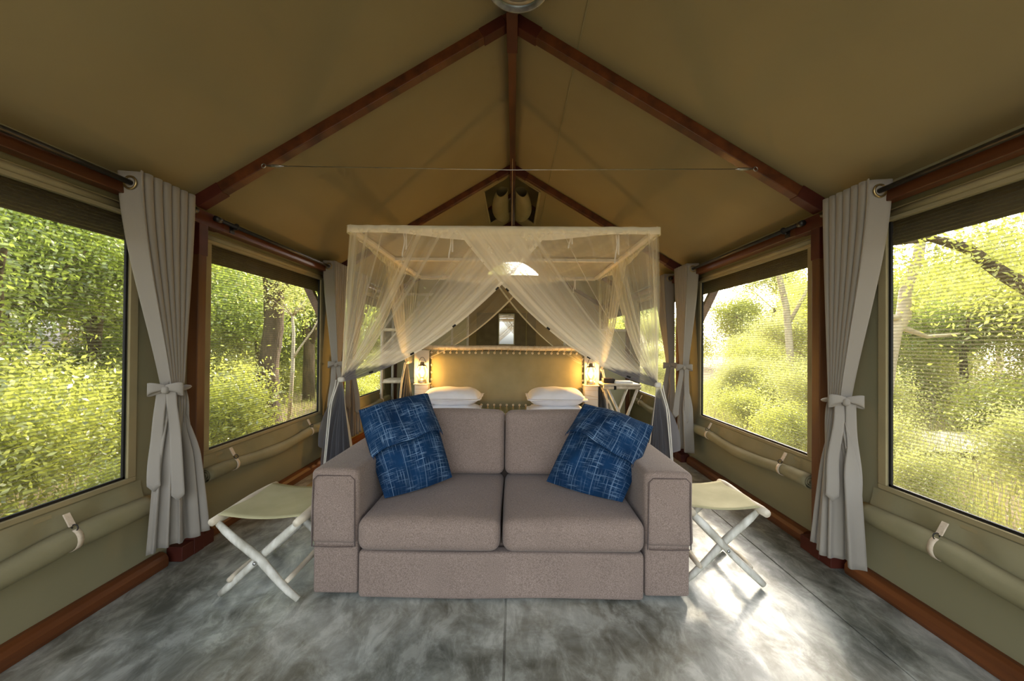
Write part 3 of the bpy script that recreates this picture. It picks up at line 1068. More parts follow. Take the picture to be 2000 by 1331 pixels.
# ------------------------------------------------------------------ indigo pillows
def quad_pillow(name, TL, TR, BR, BL, th, label, fold, seed):
    TL, TR, BR, BL = map(Vector, (TL, TR, BR, BL))
    c = (TL + TR + BR + BL) / 4
    nrm = ((TR - BL).cross(TL - BR)).normalized()
    if nrm.y > 0:
        nrm = -nrm
    root = thing(name, tuple(c), label, 'cushion', 'indigo sofa cushions')

    def base(u, v):
        # pinch the edges inwards between the corners
        k = -0.018
        uu = u + k * math.sin(PI * v) ** 1 * (0.5 - u) * 2
        vv = v + k * math.sin(PI * u) ** 1 * (0.5 - v) * 2
        return BL * (1 - uu) * (1 - vv) + BR * uu * (1 - vv) + TR * uu * vv + TL * (1 - uu) * vv

    def prof(u, v):
        a = max(0, 1 - abs(2 * u - 1) ** 2.6) * max(0, 1 - abs(2 * v - 1) ** 2.6)
        w = 0.013 * math.sin(9 * u + seed + 5 * v) * math.sin(7 * v - seed) + 0.006 * math.sin(17 * v + 6 * u * u + seed) * abs(2 * u - 1) + 0.005 * math.sin(23 * u - 11 * v + seed)
        return th * a ** 0.72 + w * a ** 0.3
    m = MB()
    m.grid(lambda u, v: base(u, v) + nrm * prof(u, v), 40, 40)
    m.grid(lambda u, v: base(1 - u, v) - nrm * prof(1 - u, v) * 0.75, 40, 40)
    m.build('cover', 'indigo', root, smooth=True)
    vlo = fold

    def fl(u, v):
        lo = vlo(u)
        vv = lerp(lo, 1.0, v)
        uu = u * 1.03 - 0.015
        pt = base(min(1, max(0, uu)), vv) + (base(1, .5) - base(0, .5)) * (0.02 * (u - 0.5))
        lift = 0.010 + 0.040 * (1 - v) ** 3 + 0.010 * math.sin(8 * u + seed) * (1 - v)
        if v > 0.999:
            lift = 0.0
        return pt + nrm * (prof(min(1, max(0, uu)), vv) + lift)
    fm = MB().grid(fl, 44, 24)
    for k_ in fm.uv:
        fm.uv[k_] = (fm.uv[k_][0] * 1.02 + 0.37, fm.uv[k_][1] * 0.55 + 0.81)
    f = fm.build('flap', 'indigo', root, smooth=True, solid=0.004)
    fr = MB()
    rg = random.Random(seed)
    for i in range(60):
        u = (i + rg.random()) / 60
        p = Vector(fl(u, 0)); q = p + (Vector(fl(u, 0)) - Vector(fl(u, 0.06))).normalized() * (0.010 + 0.010 * rg.random()) + Vector((0.004 * (rg.random() - .5), 0, 0)) - nrm * 0.004
        fr.tube([p, q], 0.0013, 4)
    fr.build('fringe', 'indigo', f)
    clean(root)


quad_pillow('cushion', (-0.872, 2.36, 0.85), (-0.508, 2.50, 0.935), (-0.315, 2.33, 0.47), (-0.640, 2.12, 0.425), 0.135,
            'indigo handwoven cushion with fringed flap in the left corner of the sofa', lambda u: 0.40 + 0.07 * u + 0.015 * math.sin(9 * u), 3)
quad_pillow('cushion', (0.484, 2.48, 0.88), (0.852, 2.34, 0.775), (0.612, 2.10, 0.425), (0.232, 2.32, 0.455), 0.135,
            'indigo handwoven cushion with fringed flap in the right corner of the sofa', lambda u: 0.56 - 0.19 * u + 0.015 * math.sin(8 * u), 11)


# ------------------------------------------------------------------ folding stools
def stool(x0, x1, y0, y1, h, label, seed):
    rg = random.Random(seed)
    cx, cy = (x0 + x1) / 2, (y0 + y1) / 2
    root = thing('folding_stool', (cx, cy, 0), label, 'stool', 'folding pole stools beside the sofa')

    def log(name, p, q, r, mat, par, wob=0.007, n=9, cap=True):
        p, q = Vector(p), Vector(q)
        pts = []; rr = []
        ph = rg.random() * 6
        for i in range(n + 1):
            t = i / n
            w = wob * math.sin(PI * t * 2 + ph) * math.sin(PI * t)
            pts.append(p.lerp(q, t) + Vector((w * 0.4, w, w * 0.7)))
            rr.append(r * (1 + 0.10 * math.sin(7 * t + ph)) * (0.82 if i in (0, n) else 1))
        return MB().tube(pts, rr, 12).build(name, mat, par, smooth=True)
    zr = h - 0.022
    ra = log('seat_rail', (x0, y0 - 0.035, zr), (x0, y1 + 0.03, zr), 0.0235, 'poley', root, 0.003)
    rbn = log('seat_rail', (x1, y0 - 0.035, zr), (x1, y1 + 0.03, zr), 0.0235, 'poley', root, 0.003)
    for yy, d in ((y0 + 0.01, 0.0), (y1 - 0.02, 0.0)):
        log('leg', (x0 + 0.006, yy - 0.018, zr - 0.01), (x1 + 0.0, yy - 0.018, 0.018), 0.0185, 'pole', root)
        lg = log('leg', (x1 - 0.006, yy + 0.018, zr - 0.01), (x0 - 0.0, yy + 0.018, 0.018), 0.0185, 'pole', root)
        m = MB(); m.lathe([(0, -0.044), (0.006, -0.043), (0.009, -0.038), (0.009, -0.034), (0.0, -0.034)], (cx, yy + 0.0, zr / 2), 12, 'Y')
        m.build('bolt', 'steel', lg, smooth=True)
    log('stretcher', (x0 + 0.06, y0, 0.10), (x0 + 0.06, y1, 0.10), 0.014, 'poley', root, 0.004)
    log('stretcher', (x1 - 0.06, y0, 0.10), (x1 - 0.06, y1, 0.10), 0.014, 'poley', root, 0.004)

    def seat(u, v):
        x = lerp(x0 - 0.012, x1 + 0.012, u)
        sg = 0.022 * math.sin(PI * u)
        e = 0.018 * (1 - min(1, (min(u, 1 - u) / 0.05))) if min(u, 1 - u) < 0.05 else 0
        return (x, lerp(y0, y1 - 0.005, v), zr + 0.024 - sg - e * 0.6 + 0.002 * math.sin(9 * v + 4 * u))
    MB().grid(seat, 30, 12).build('canvas_seat', 'stoolcloth', root, smooth=True, solid=0.003)
    clean(root)


stool(-1.385, -0.985, 1.925, 2.375, 0.415, 'whitewashed pole folding stool with canvas seat on the left of the sofa', 5)
stool(0.955, 1.335, 2.085, 2.49, 0.415, 'whitewashed pole folding stool with canvas seat on the right of the sofa', 9)

# rug runner on the left of the bed
root = thing('rug', (-1.38, 4.0, 0), 'brown runner rug with a tan border on the floor left of the bed', 'rug')
MB().soft((-1.38, 4.1, 0.005), (0.62, 2.3, 0.010), 0.004, 2, 4).build('pile', 'rug', root)
m = MB()
for x in (-1.38 - 0.335, -1.38 + 0.335):
    m.box((x, 4.1, 0.006), (0.05, 2.4, 0.012))
for y in (2.925, 5.275):
    m.box((-1.38, y, 0.006), (0.62, 0.05, 0.012))
m.build('border', 'rugedge', root, bevel=0.002)
clean(root)

# ------------------------------------------------------------------ beds, pillows, headboard
for k, (xa, xb) in enumerate(((-0.98, -0.055), (-0.045, 0.88))):
    cx = (xa + xb) / 2
    root = thing('bed', (cx, 4.0, 0), ['left twin bed made up in white linen behind the sofa',
                                      'right twin bed made up in white linen behind the sofa'][k], 'bed', 'twin beds pushed together')
    MB().soft((cx, 4.02, 0.13), (xb - xa - 0.02, 2.08, 0.22), 0.03, 3, 4).build('base', 'box', root, smooth=True)
    MB().soft((cx, 4.02, 0.31), (xb - xa, 2.1, 0.16), 0.05, 4, 6).build('mattress', 'linen', root, smooth=True)
    MB().soft((cx, 3.7, 0.385), (xb - xa - 0.005, 1.5, 0.07), 0.03, 4, 12,
              lambda p, h: (p[0], p[1], p[2] + 0.006 * math.sin(9 * p[0]) * math.cos(7 * p[1]))).build('duvet', 'linen', root, smooth=True)
    clean(root)


def bed_pillow(c, w, d, t, rz, rx, label, seed):
    root = thing('pillow', c, label, 'pillow', 'white bed pillows')
    R = Matrix.Rotation(rz, 3, 'Z') @ Matrix.Rotation(rx, 3, 'X')
    C = Vector(c)

    def top(sg):
        def f(u, v):
            k = 0.05
            a, b = 2 * u - 1, 2 * v - 1
            x = a * w / 2 * (1 - k * (1 - b * b) * -0.4); y = b * d / 2
            e = max(0, 1 - abs(a) ** 3.5) * max(0, 1 - abs(b) ** 3.0)
            fl = 1.0
            z = sg * t / 2 * (e ** 0.55) * (1 + 0.06 * math.sin(8 * u + seed) * math.cos(6 * v)) + 0.004 * math.sin(16 * u + 5 * v + seed)
            return C + R @ Vector((x, y, z))
        return f
    m = MB()
    m.grid(top(1), 36, 26); m.grid(lambda u, v: top(-1)(1 - u, v), 36, 26)
    m.build('case', 'linen', root, smooth=True)
    # oxford border
    b = MB()
    pts = []
    for a in range(48):
        t_ = a / 48 * 4
        sI = int(t_); f_ = t_ - sI
        q = [(-1 + 2 * f_, -1), (1, -1 + 2 * f_), (1 - 2 * f_, 1), (-1, 1 - 2 * f_)][sI]
        pts.append(q)
    o = 0
    V = []
    for i, (a, b_) in enumerate(pts):
        V.append(C + R @ Vector((a * w / 2 * 0.96, b_ * d / 2 * 0.96, 0.003)))
        wv = 0.008 * math.sin(i * 1.3 + seed)
        V.append(C + R @ Vector((a * (w / 2 + 0.03), b_ * (d / 2 + 0.03), wv - 0.006)))
    n = len(pts)
    F = [(2 * i, 2 * i + 1, 2 * ((i + 1) % n) + 1, 2 * ((i + 1) % n)) for i in range(n)]
    b.add(V, F)
    b.build('border_hem', 'linen', root, smooth=True, solid=0.004)
    clean(root)


bed_pillow((-0.70, 4.80, 0.465), 0.64, 0.42, 0.13, 0.02, 0.02, 'lower white pillow of the stack on the left bed', 1)
bed_pillow((-0.695, 4.82, 0.615), 0.66, 0.42, 0.21, -0.02, 0.05, 'upper white pillow of the stack on the left bed', 4)
bed_pillow((0.55, 4.80, 0.465), 0.64, 0.42, 0.13, -0.02, 0.02, 'lower white pillow of the stack on the right bed', 7)
bed_pillow((0.545, 4.82, 0.62), 0.64, 0.42, 0.22, 0.03, 0.05, 'upper white pillow of the stack on the right bed', 9)

HY = 5.15
root = thing('headboard', (-0.05, HY, 0), 'olive canvas headboard laced with rope to whitewashed poles behind the beds', 'headboard')


def hb(u, v):
    return (lerp(-1.045, 0.955, u), HY + 0.006 * math.sin(PI * u) * math.sin(PI * v), lerp(0.435, 1.155, v))


MB().grid(hb, 10, 6).build('canvas_panel', 'flap', root, smooth=True, solid=0.006)
MB().tube([(-1.36 + i * 0.26, HY, 1.195 + 0.004 * math.sin(i * 1.7)) for i in range(11)], 0.030, 14).build('top_pole', 'poley', root, smooth=True)
MB().tube([(-1.15 + i * 0.22, HY, 0.33) for i in range(11)], 0.028, 12).build('bottom_pole', 'poley', root, smooth=True)
for s, x in ((-1, -1.115), (1, 1.03)):
    MB().tube([(x, HY + 0.03, z) for z in (0, 0.4, 0.8, 1.17)], 0.03, 12).build('upright_pole', 'pole', root, smooth=True)
eb = MB(); rp = MB()
for i in range(25):
    x = lerp(-1.02, 0.93, i / 24)
    ring(eb, (x, HY - 0.008, 1.130), 0.0100, 0.0040, 'Y', 12, 6)
    rp.tube([(x, HY - 0.01, 1.130), (x + 0.012, HY - 0.028, 1.17), (x + 0.022, HY - 0.026, 1.21), (x + 0.026, HY, 1.228), (x + 0.04, HY + 0.03, 1.19)], 0.0028, 5)
    ring(eb, (x, HY - 0.008, 0.462), 0.0100, 0.0040, 'Y', 12, 6)
    rp.tube([(x, HY - 0.01, 0.462), (x - 0.018, HY - 0.03, 0.34)], 0.0024, 5)
    rp.tube([(x, HY - 0.01, 0.462), (x + 0.018, HY - 0.03, 0.34)], 0.0024, 5)
for i in range(6):
    z = lerp(0.60, 1.06, i / 5)
    for x, d in ((-1.02, -1), (0.93, 1)):
        ring(eb, (x, HY - 0.008, z), 0.0100, 0.0040, 'Y', 12, 6)
        rp.tube([(x, HY - 0.01, z), (x + d * 0.09, HY - 0.005, z + 0.02)], 0.0026, 5)
tag(eb.build('eyelets', 'eyelet', root, smooth=True), kind='stuff')
tag(rp.build('lacing_rope', 'rope', root, smooth=True), kind='stuff')
clean(root)

# bedside cloth pillars with lanterns
for k, x in enumerate((-1.105, 1.005)):
    sd = ('left', 'right')[k]
    root = thing('bedside_pillar', (x, 5.02, 0), 'white cloth-wrapped bedside pillar under the %s lantern' % sd, 'pedestal', 'bedside lantern pillars')
    MB().soft((x, 5.02, 0.365), (0.17, 0.14, 0.73), 0.012, 3, 4).build('wrapped_body', 'white_cloth', root, smooth=True)
    MB().soft((x, 5.01, 0.737), (0.19, 0.17, 0.018), 0.006, 2, 2).build('top', 'poley', root, smooth=True)
    m = MB()
    for i in range(9):
        z = 0.68 - i * 0.055
        m.tube([(x - 0.085, 4.947, z), (x + 0.085, 4.947, z - (0.03 if i % 2 else -0.0))], 0.002, 5)
    m.build('lacing', 'rope', root)
    MB().soft((x - (0.03, -0.03)[k], 5.10, 0.95), (0.19, 0.025, 0.42), 0.008, 2, 3).build('back_panel', 'white_cloth', root, smooth=True)
    clean(root)
    zb = 0.748
    lx, ly = x, 4.995
    lr = thing('hurricane_lantern', (lx, ly, zb), 'lit hurricane lantern glowing on the %s bedside pillar' % sd, 'lantern', 'bedside lanterns')
    MB().lathe([(0, 0), (0.052, 0), (0.055, 0.012), (0.050, 0.045), (0.03, 0.055), (0.024, 0.065), (0.024, 0.075)], (lx, ly, zb), 24).build('fuel_tank', 'steel', lr, smooth=True)
    MB().lathe([(0.026, 0.075), (0.045, 0.10), (0.052, 0.13), (0.044, 0.165), (0.030, 0.20), (0.026, 0.215)], (lx, ly, zb), 24).build('glass_globe', 'glass', lr, smooth=True)
    MB().lathe([(0.03, 0.215), (0.055, 0.218), (0.05, 0.225), (0.03, 0.235), (0.026, 0.26), (0.012, 0.268), (0, 0.268)], (lx, ly, zb), 24).build('cap', 'steel', lr, smooth=True)
    MB().lathe([(0, 0.085), (0.012, 0.09), (0.020, 0.115), (0.022, 0.135), (0.014, 0.16), (0, 0.18)], (lx, ly, zb), 16).build('bulb', 'bulb', lr, smooth=True)
    m = MB()
    for sgn in (-1, 1):
        m.tube([(lx + sgn * 0.045, ly, zb + 0.04), (lx + sgn * 0.068, ly, zb + 0.09), (lx + sgn * 0.068, ly, zb + 0.17), (lx + sgn * 0.045, ly, zb + 0.222)], 0.004, 8)
    for a in range(4):
        an = a * PI / 2 + PI / 4
        m.tube([(lx + 0.04 * math.cos(an), ly + 0.04 * math.sin(an), zb + 0.078), (lx + 0.058 * math.cos(an), ly + 0.058 * math.sin(an), zb + 0.13), (lx + 0.035 * math.cos(an), ly + 0.035 * math.sin(an), zb + 0.2)], 0.0018, 6)
    m.build('wire_cage', 'steel', lr, smooth=True)
    m = MB(); m.tube([(lx + 0.045 * math.cos(a), ly, zb + 0.225 + 0.10 * math.sin(a)) for a in [PI * i / 12 for i in range(13)]], 0.003, 6)
    m.build('carry_handle', 'dark_metal', lr, smooth=True)
    ld = bpy.data.lights.new('lantern_glow', 'POINT'); ld.energy = 26.0; ld.color = (1.0, 0.52, 0.12); ld.shadow_soft_size = 0.03
    lo = bpy.data.objects.new('lantern_glow', ld); COL.objects.link(lo); lo.parent = lr; lo.location = (0, -0.035, 0.14)
    clean(lr)

# side table on the right of the bed with box and book
root = thing('folding_table', (1.32, 4.95, 0), 'whitewashed pole folding table on the right of the bed', 'table')
m = MB()
for i in range(5):
    MB().soft((1.32, 4.74 + i * 0.085, 0.775), (0.44, 0.080, 0.022), 0.006, 2, 3).build('top_slat', 'poley', root, smooth=True)
for x in (1.12, 1.52):
    pass
for yy in (4.72, 5.10):
    MB().tube([(1.10, yy, 0.742), (1.32, yy, 0.744), (1.54, yy, 0.742)], 0.020, 12).build('rail', 'poley', root, smooth=True)
    MB().tube([(1.16, yy + 0.03, 0.73), (1.33, yy + 0.032, 0.36), (1.48, yy + 0.03, 0.0)], 0.017, 10).build('leg', 'pole', root, smooth=True)
    MB().tube([(1.50, yy - 0.0, 0.73), (1.36, yy - 0.002, 0.36), (1.18, yy, 0.0)], 0.017, 10).build('leg', 'pole', root, smooth=True)
MB().tube([(1.22, 4.71, 0.742), (1.245, 4.71, 0.742)], 0.024, 12).build('iron_band', 'rubber', root, smooth=True)
clean(root)
o = MB().soft((1.19, 4.86, 0.815), (0.14, 0.12, 0.055), 0.012, 3, 3).build('small_box', 'box', smooth=True)
tag(o, 'small dark leather box on the right bedside folding table', 'box')
root = thing('book', (1.36, 4.86, 0.79), 'pale closed book lying on the right bedside folding table', 'book')
MB().soft((1.36, 4.86, 0.797), (0.21, 0.16, 0.018), 0.002, 2, 2).build('pages', 'linen', root)
m = MB(); m.box((1.36, 4.86, 0.808), (0.22, 0.17, 0.003)); m.box((1.36, 4.86, 0.787), (0.22, 0.17, 0.003)); m.box((1.25, 4.86, 0.7975), (0.003, 0.17, 0.024))
m.build('cover', 'paper', root)
clean(root)

# open shelf rack on the left behind the bed
root = thing('shelf_rack', (-1.60, 5.95, 0), 'whitewashed pole shelf rack by the left wall behind the bed', 'shelf')
for x, y in ((-1.86, 5.75), (-1.34, 5.75), (-1.84, 6.2), (-1.34, 6.2)):
    MB().tube([(x, y, 0), (x, y, 0.9), (x, y, 1.85)], 0.022, 10).build('upright', 'pole', root, smooth=True)
for z in (0.25, 0.70, 1.12, 1.45):
    MB().soft((-1.60, 5.97, z), (0.54, 0.45, 0.025), 0.008, 2, 2).build('shelf_board', 'poley', root, smooth=True)
    MB().tube([(-1.88, 5.75, z - 0.02), (-1.32, 5.75, z - 0.015)], 0.016, 10).build('cross_pole', 'poley', root, smooth=True)
MB().tube([(-1.86, 5.76, 1.15), (-1.36, 5.76, 1.75)], 0.014, 8).build('brace', 'pole', root, smooth=True)
clean(root)

# mirror on the back wall
root = thing('wall_mirror', (-0.12, YB - 0.06, 1.54), 'narrow upright mirror hanging on the back wall', 'mirror')
MB().box((-0.115, YB - 0.062, 1.555), (0.30, 0.012, 0.62)).build('glass', 'mirror', root)
m = MB()
m.box((-0.275, YB - 0.064, 1.555), (0.02, 0.024, 0.66)); m.box((0.045, YB - 0.064, 1.555), (0.02, 0.024, 0.66))
m.box((-0.115, YB - 0.064, 1.875), (0.34, 0.024, 0.02)); m.box((-0.115, YB - 0.064, 1.235), (0.34, 0.024, 0.02))
m.build('frame', 'white_cloth', root, bevel=0.002)
MB().tube([(-0.115, YB - 0.07, 1.88), (-0.115, YB - 0.07, 2.05)], 0.002, 5).build('cord', 'rope', root)
clean(root)


# ------------------------------------------------------------------ canopy with mosquito net
CX0, CX1, CY0, CY1, CZ = -1.175, 1.085, 2.96, 5.13, 2.095
root = thing('bed_canopy', ((CX0 + CX1) / 2, (CY0 + CY1) / 2, CZ), 'square bed canopy frame hung with a draped cream mosquito net over the beds', 'bed canopy')
for nm, p, q in (('front_rail', (CX0, CY0, CZ), (CX1, CY0, CZ)), ('rear_rail', (CX0, CY1, CZ), (CX1, CY1, CZ)),
                 ('middle_rail', (CX0, 4.0, CZ - 0.005), (CX1, 4.0, CZ - 0.005)),
                 ('side_rail', (CX0, CY0, CZ), (CX0, CY1, CZ)), ('side_rail', (CX1, CY0, CZ), (CX1, CY1, CZ))):
    MB().bar(p, q, 0.045, 0.03).build(nm, 'white_cloth', root, bevel=0.006)
sp = MB()
for x in (-0.16, 0.14):
    sp = MB()
    sp.tube([(x, 4.0, CZ), (0.01, 4.0, 2.42), (0.01, 4.0, RZ - 0.12)], 0.003, 5)
    sp.build('hanging_rope', 'rope', root)
rg = random.Random(5)


def stripes(seed, n=14):
    r = random.Random(seed)
    L = [(r.random(), r.uniform(0.003, 0.012), r.uniform(0.2, 1.0)) for _ in range(n)]

    def f(u):
        return min(1.0, sum(h * math.exp(-((u - c) / w) ** 2) for c, w, h in L))
    return f


# roof net
def roofnet(u, v):
    return (lerp(CX0, CX1, u), lerp(CY0, CY1, v), CZ + 0.022 - 0.025 * math.sin(PI * u) * math.sin(PI * 2 * v) ** 2 + 0.004 * math.sin(40 * u + 9 * v))


st = stripes(77, 20)
MB().grid(roofnet, 60, 40, lambda u, v: {'dens': 0.48 + 0.2 * st((u + 0.35 * v) % 1.0), 'grey': 0.0}).build('roof_net', 'net', root, smooth=True)


# front valance sleeve (gathered double layer)
def valance(axis):
    def f(u, v):
        drop = 0.055 + 0.045 * sstep(0.12, 0.4, u) * sstep(0.12, 0.4, 1 - u)
        a = v * 1.0
        z = CZ + 0.030 - drop * v * 1.15
        off = -0.030 - 0.006 * math.sin(95 * u + 3 * math.sin(9 * u)) * (1 - 0.4 * v)
        if v < 0.12:
            off *= v / 0.12
        if axis == 'front':
            return (lerp(CX0 - 0.02, CX1 + 0.02, u), CY0 + off, z)
        if axis == 'rear':
            return (lerp(CX0, CX1, u), CY1 - off, z + 0.01)
        x = CX0 + off if axis == 'left' else CX1 - off
        return (x, lerp(CY0 - 0.02, CY1, u), z)
    return f


for ax_ in ('front', 'left', 'right', 'rear'):
    MB().grid(valance(ax_), 150, 8, lambda u, v: {'dens': 0.85, 'grey': 0.0}).build('valance', 'net', root, smooth=True)


def net_panel(P0, P1, T, out, seed, hemw=0.02, par=root, nm='net_panel', dn=0.20, toggles=0, gs=1.50, ub=1.8):
    """P0 (corner end) .. P1 (free edge end) along the rail, gathered at the tie T; tail drops to the floor"""
    P0, P1, T = Vector(P0), Vector(P1), Vector(T)
    out = Vector(out)
    stp = stripes(seed, 22)
    width = (P1 - P0).length

    def curve(u, t):
        top = P0.lerp(P1, u)
        c = Vector((lerp(top.x, T.x, 0.52), lerp(top.y, T.y, 0.52), T.z + lerp(0.55, 0.13, u)))
        p = top * (1 - t) ** 2 + c * 2 * t * (1 - t) + T * t * t
        k = 4 * t * (1 - t) + 0.25 * (1 - t)
        p += out * (k * (0.012 * math.sin(2 * PI * 9 * u + seed) + 0.006 * math.sin(2 * PI * 23 * u)) * (1 - t * 0.6))
        # gather thickness near the tie: fan perpendicular
        return p

    def L(u):
        return (P0.lerp(P1, u) - T).length * 1.03

    def f(u, v):
        p = curve(u, v)
        # spread by cloth thickness at the tie
        p.z += (0.5 - u) * 0.035 * v
        return p

    def att(u, v):
        p = v
        w = lerp(1.0, 0.10, v ** 1.1)            # local width against cloth width
        s_ = stp(u)
        d = dn * (0.55 + 1.2 * s_ + ub * sstep(0.5, 0.85, u) + 0.6 * sstep(0.2, 0.0, u) * 1.0)
        lay = 1.0 / max(0.12, w)
        al = 1 - (1 - min(0.9, d)) ** (1 + (lay - 1) * 0.62)
        if u > 1 - hemw or v < 0.02:
            al = max(al, 0.78)
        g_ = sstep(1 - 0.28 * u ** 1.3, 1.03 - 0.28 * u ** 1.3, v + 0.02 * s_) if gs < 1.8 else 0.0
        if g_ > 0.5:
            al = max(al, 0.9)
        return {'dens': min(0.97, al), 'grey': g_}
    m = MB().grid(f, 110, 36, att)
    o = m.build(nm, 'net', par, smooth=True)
    if toggles:
        tg = MB()
        for i in range(toggles):
            v = 0.25 + 0.2 * i
            p = curve(1.0, v) + out * 0.006
            d = (curve(1.0, v + 0.01) - curve(1.0, v)).normalized()
            tg.tube([p - d * 0.014, p + d * 0.014], 0.007, 6)
        tg.build('toggle', 'rubber', o)
    return o


def net_tail(T, dirx, diry, seed, ws=0.30, par=root):
    """cloth below the tie, fanning out to the floor"""
    T = Vector(T)
    D = Vector((dirx, diry, 0)).normalized()
    Q = Vector((-D.y, D.x, 0))
    stp = stripes(seed, 12)

    def f(u, v):
        L = lerp(0.93, 0.42, abs(u - 0.15) ** 0.8)
        w = lerp(0.03, ws, sstep(0, 0.9, v) ** 0.8)
        z = -L * v
        return T + D * ((u - 0.42) * w) + Q * (0.035 * math.sin(2 * PI * 4 * u + seed) * sstep(0, 0.6, v)) + Vector((0, 0, z))

    def att(u, v):
        L = lerp(0.93, 0.42, abs(u - 0.15) ** 0.8)
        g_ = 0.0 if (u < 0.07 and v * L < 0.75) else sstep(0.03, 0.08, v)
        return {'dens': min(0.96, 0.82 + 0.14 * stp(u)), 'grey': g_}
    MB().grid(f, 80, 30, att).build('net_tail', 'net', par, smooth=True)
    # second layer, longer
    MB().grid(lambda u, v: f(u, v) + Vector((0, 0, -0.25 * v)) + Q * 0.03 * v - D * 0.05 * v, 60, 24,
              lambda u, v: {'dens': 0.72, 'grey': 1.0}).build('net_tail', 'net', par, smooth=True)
    r = MB()
    for j, (o1, ln) in enumerate(((0.0, 0.62), (0.02, 0.72))):
        def rib(u, v, o1=o1, ln=ln):
            return T + D * (0.01 + 0.065 * v + o1 + (u - 0.5) * 0.009) - Q * (0.02 + 0.05 * sstep(0, .3, v)) * (1 if Q.y > 0 else -1) + Vector((0, 0, -ln * v))
        r.grid(rib, 2, 16)
    r.build('tie_ribbon', 'white_cloth', par, smooth=True, solid=0.002)
    k = MB(); k.soft(T, (0.05, 0.05, 0.04), 0.018, 3, 2)
    k.build('tie_knot', 'white_cloth', par, smooth=True)


TF = {-1: (-1.235, 2.95, 0.975), 1: (1.10, 2.95, 0.955)}
TB = {-1: (-1.33, 5.14, 1.00), 1: (1.16, 5.14, 0.93)}
zt = CZ
for s in (-1, 1):
    xc_ = CX0 if s < 0 else CX1
    xi = 0.31 if s < 0 else -0.40
    net_panel((xc_, CY0 - 0.03, zt), (xi, CY0 - 0.035 - (0.012 if s > 0 else 0), zt), TF[s], (0, -1, 0), 3 + s, toggles=4)
    net_panel((xc_ + s * 0.02, CY0, zt), (xc_ + s * 0.025, 4.45, zt), TF[s], (s, 0, 0), 13 + s, dn=0.20, toggles=2)
    net_panel((xc_ + s * 0.02, CY1, zt), (xc_ + s * 0.02, 3.75, zt), TB[s], (s, 0, 0), 23 + s, dn=0.20)
    net_panel((xc_, CY1 + 0.02, zt), (0.25 * -s, CY1 + 0.03, zt), TB[s], (0, 1, 0), 33 + s, dn=0.10, gs=1.9, ub=0.5)
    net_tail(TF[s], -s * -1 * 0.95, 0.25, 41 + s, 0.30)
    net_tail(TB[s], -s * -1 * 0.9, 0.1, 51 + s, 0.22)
# loose hanging tapes along the rails
m = MB()
for x in (-0.80, -0.45, 0.1, 0.45, 0.80):
    for y in (CY0 + 0.04, CY1 - 0.03):
        ln = rg.uniform(0.10, 0.22)
        m.grid(lambda u, v, x=x, y=y, ln=ln: (x + (u - .5) * 0.010 + 0.008 * math.sin(5 * v), y, CZ - 0.02 - ln * v), 1, 6)
        m.grid(lambda u, v, x=x, y=y, ln=ln: (x + 0.02 + (u - .5) * 0.010, y, CZ - 0.02 - ln * 0.7 * v), 1, 6)
m.build('tape', 'white_cloth', root, smooth=True)
clean(root)

# awning braces outside at the second frame
for s in (-1, 1):
    o = MB().bar((s * 2.34, 4.45, 2.02), (s * 1.99, 4.45, 1.30), 0.06, 0.08).build('awning_brace', 'woodz', bevel=0.004)
    tag(o, 'slanting timber brace outside the middle %s window, against the foliage' % ('left' if s < 0 else 'right'), 'brace', 'roof braces')

# ------------------------------------------------------------------ outside
GZ = -0.35
m = MB()


def ground(u, v):
    x = lerp(-60, 60, u); y = lerp(-30, 90, v)
    inside = abs(x) < 2.6 and -3 < y < 10
    return (x, y, GZ + 0.08 * math.sin(x * 0.5) * math.cos(y * 0.4))


m.grid(ground, 120, 120)
gr = m.build('ground', 'earth', smooth=True)
tag(gr, kind='structure')
# plinth skirt under the floor
o = MB().box((0, 3.0, -0.27), (4.5, 12.0, 0.24)).build('trim_1', 'earth')
tag(o, kind='structure')
# pale sandy clearings, right
m = MB()
for cx, cy, rx, ry in ((10.0, 13.5, 3.0, 0.9), (6.8, 6.4, 3.0, 0.7)):
    m.grid(lambda u, v, cx=cx, cy=cy, rx=rx, ry=ry: (cx + rx * v * math.cos(2 * PI * u) * (1 + 0.12 * math.sin(6 * PI * u)), cy + ry * v * math.sin(2 * PI * u), GZ + 0.12 + 0.05 * (1 - v)), 40, 5)
o = m.build('sand_track', 'sand', smooth=True)
tag(o, kind='structure')


def leaf_cloud(name, pts, size, seed, mat, asp=0.45, droop=0.3):
    r = np.random.RandomState(seed)
    n = len(pts)
    P = np.asarray(pts)
    d = r.normal(size=(n, 3)); d[:, 2] -= droop; d /= np.linalg.norm(d, axis=1)[:, None]
    e = r.normal(size=(n, 3)); e -= d * (e * d).sum(1)[:, None]; e /= np.linalg.norm(e, axis=1)[:, None]
    nn = np.cross(d, e)
    L = size * r.uniform(0.6, 1.3, n)[:, None]
    W = L * asp
    V = np.stack([P, P + d * L * 0.5 + e * W * 0.5 + nn * L * 0.06, P + d * L, P + d * L * 0.5 - e * W * 0.5 + nn * L * 0.06], 1).reshape(-1, 3)
    me = bpy.data.meshes.new(name)
    me.vertices.add(4 * n); me.vertices.foreach_set('co', V.ravel())
    me.loops.add(4 * n); me.loops.foreach_set('vertex_index', np.arange(4 * n, dtype=np.int32))
    me.polygons.add(n); me.polygons.foreach_set('loop_start', np.arange(0, 4 * n, 4, dtype=np.int32))
    me.update(calc_edges=True)
    at = me.attributes.new('tint', 'FLOAT', 'FACE')
    at.data.foreach_set('value', np.clip(r.beta(1.6, 1.6, n), 0, 1))
    me.materials.append(M[mat])
    return me


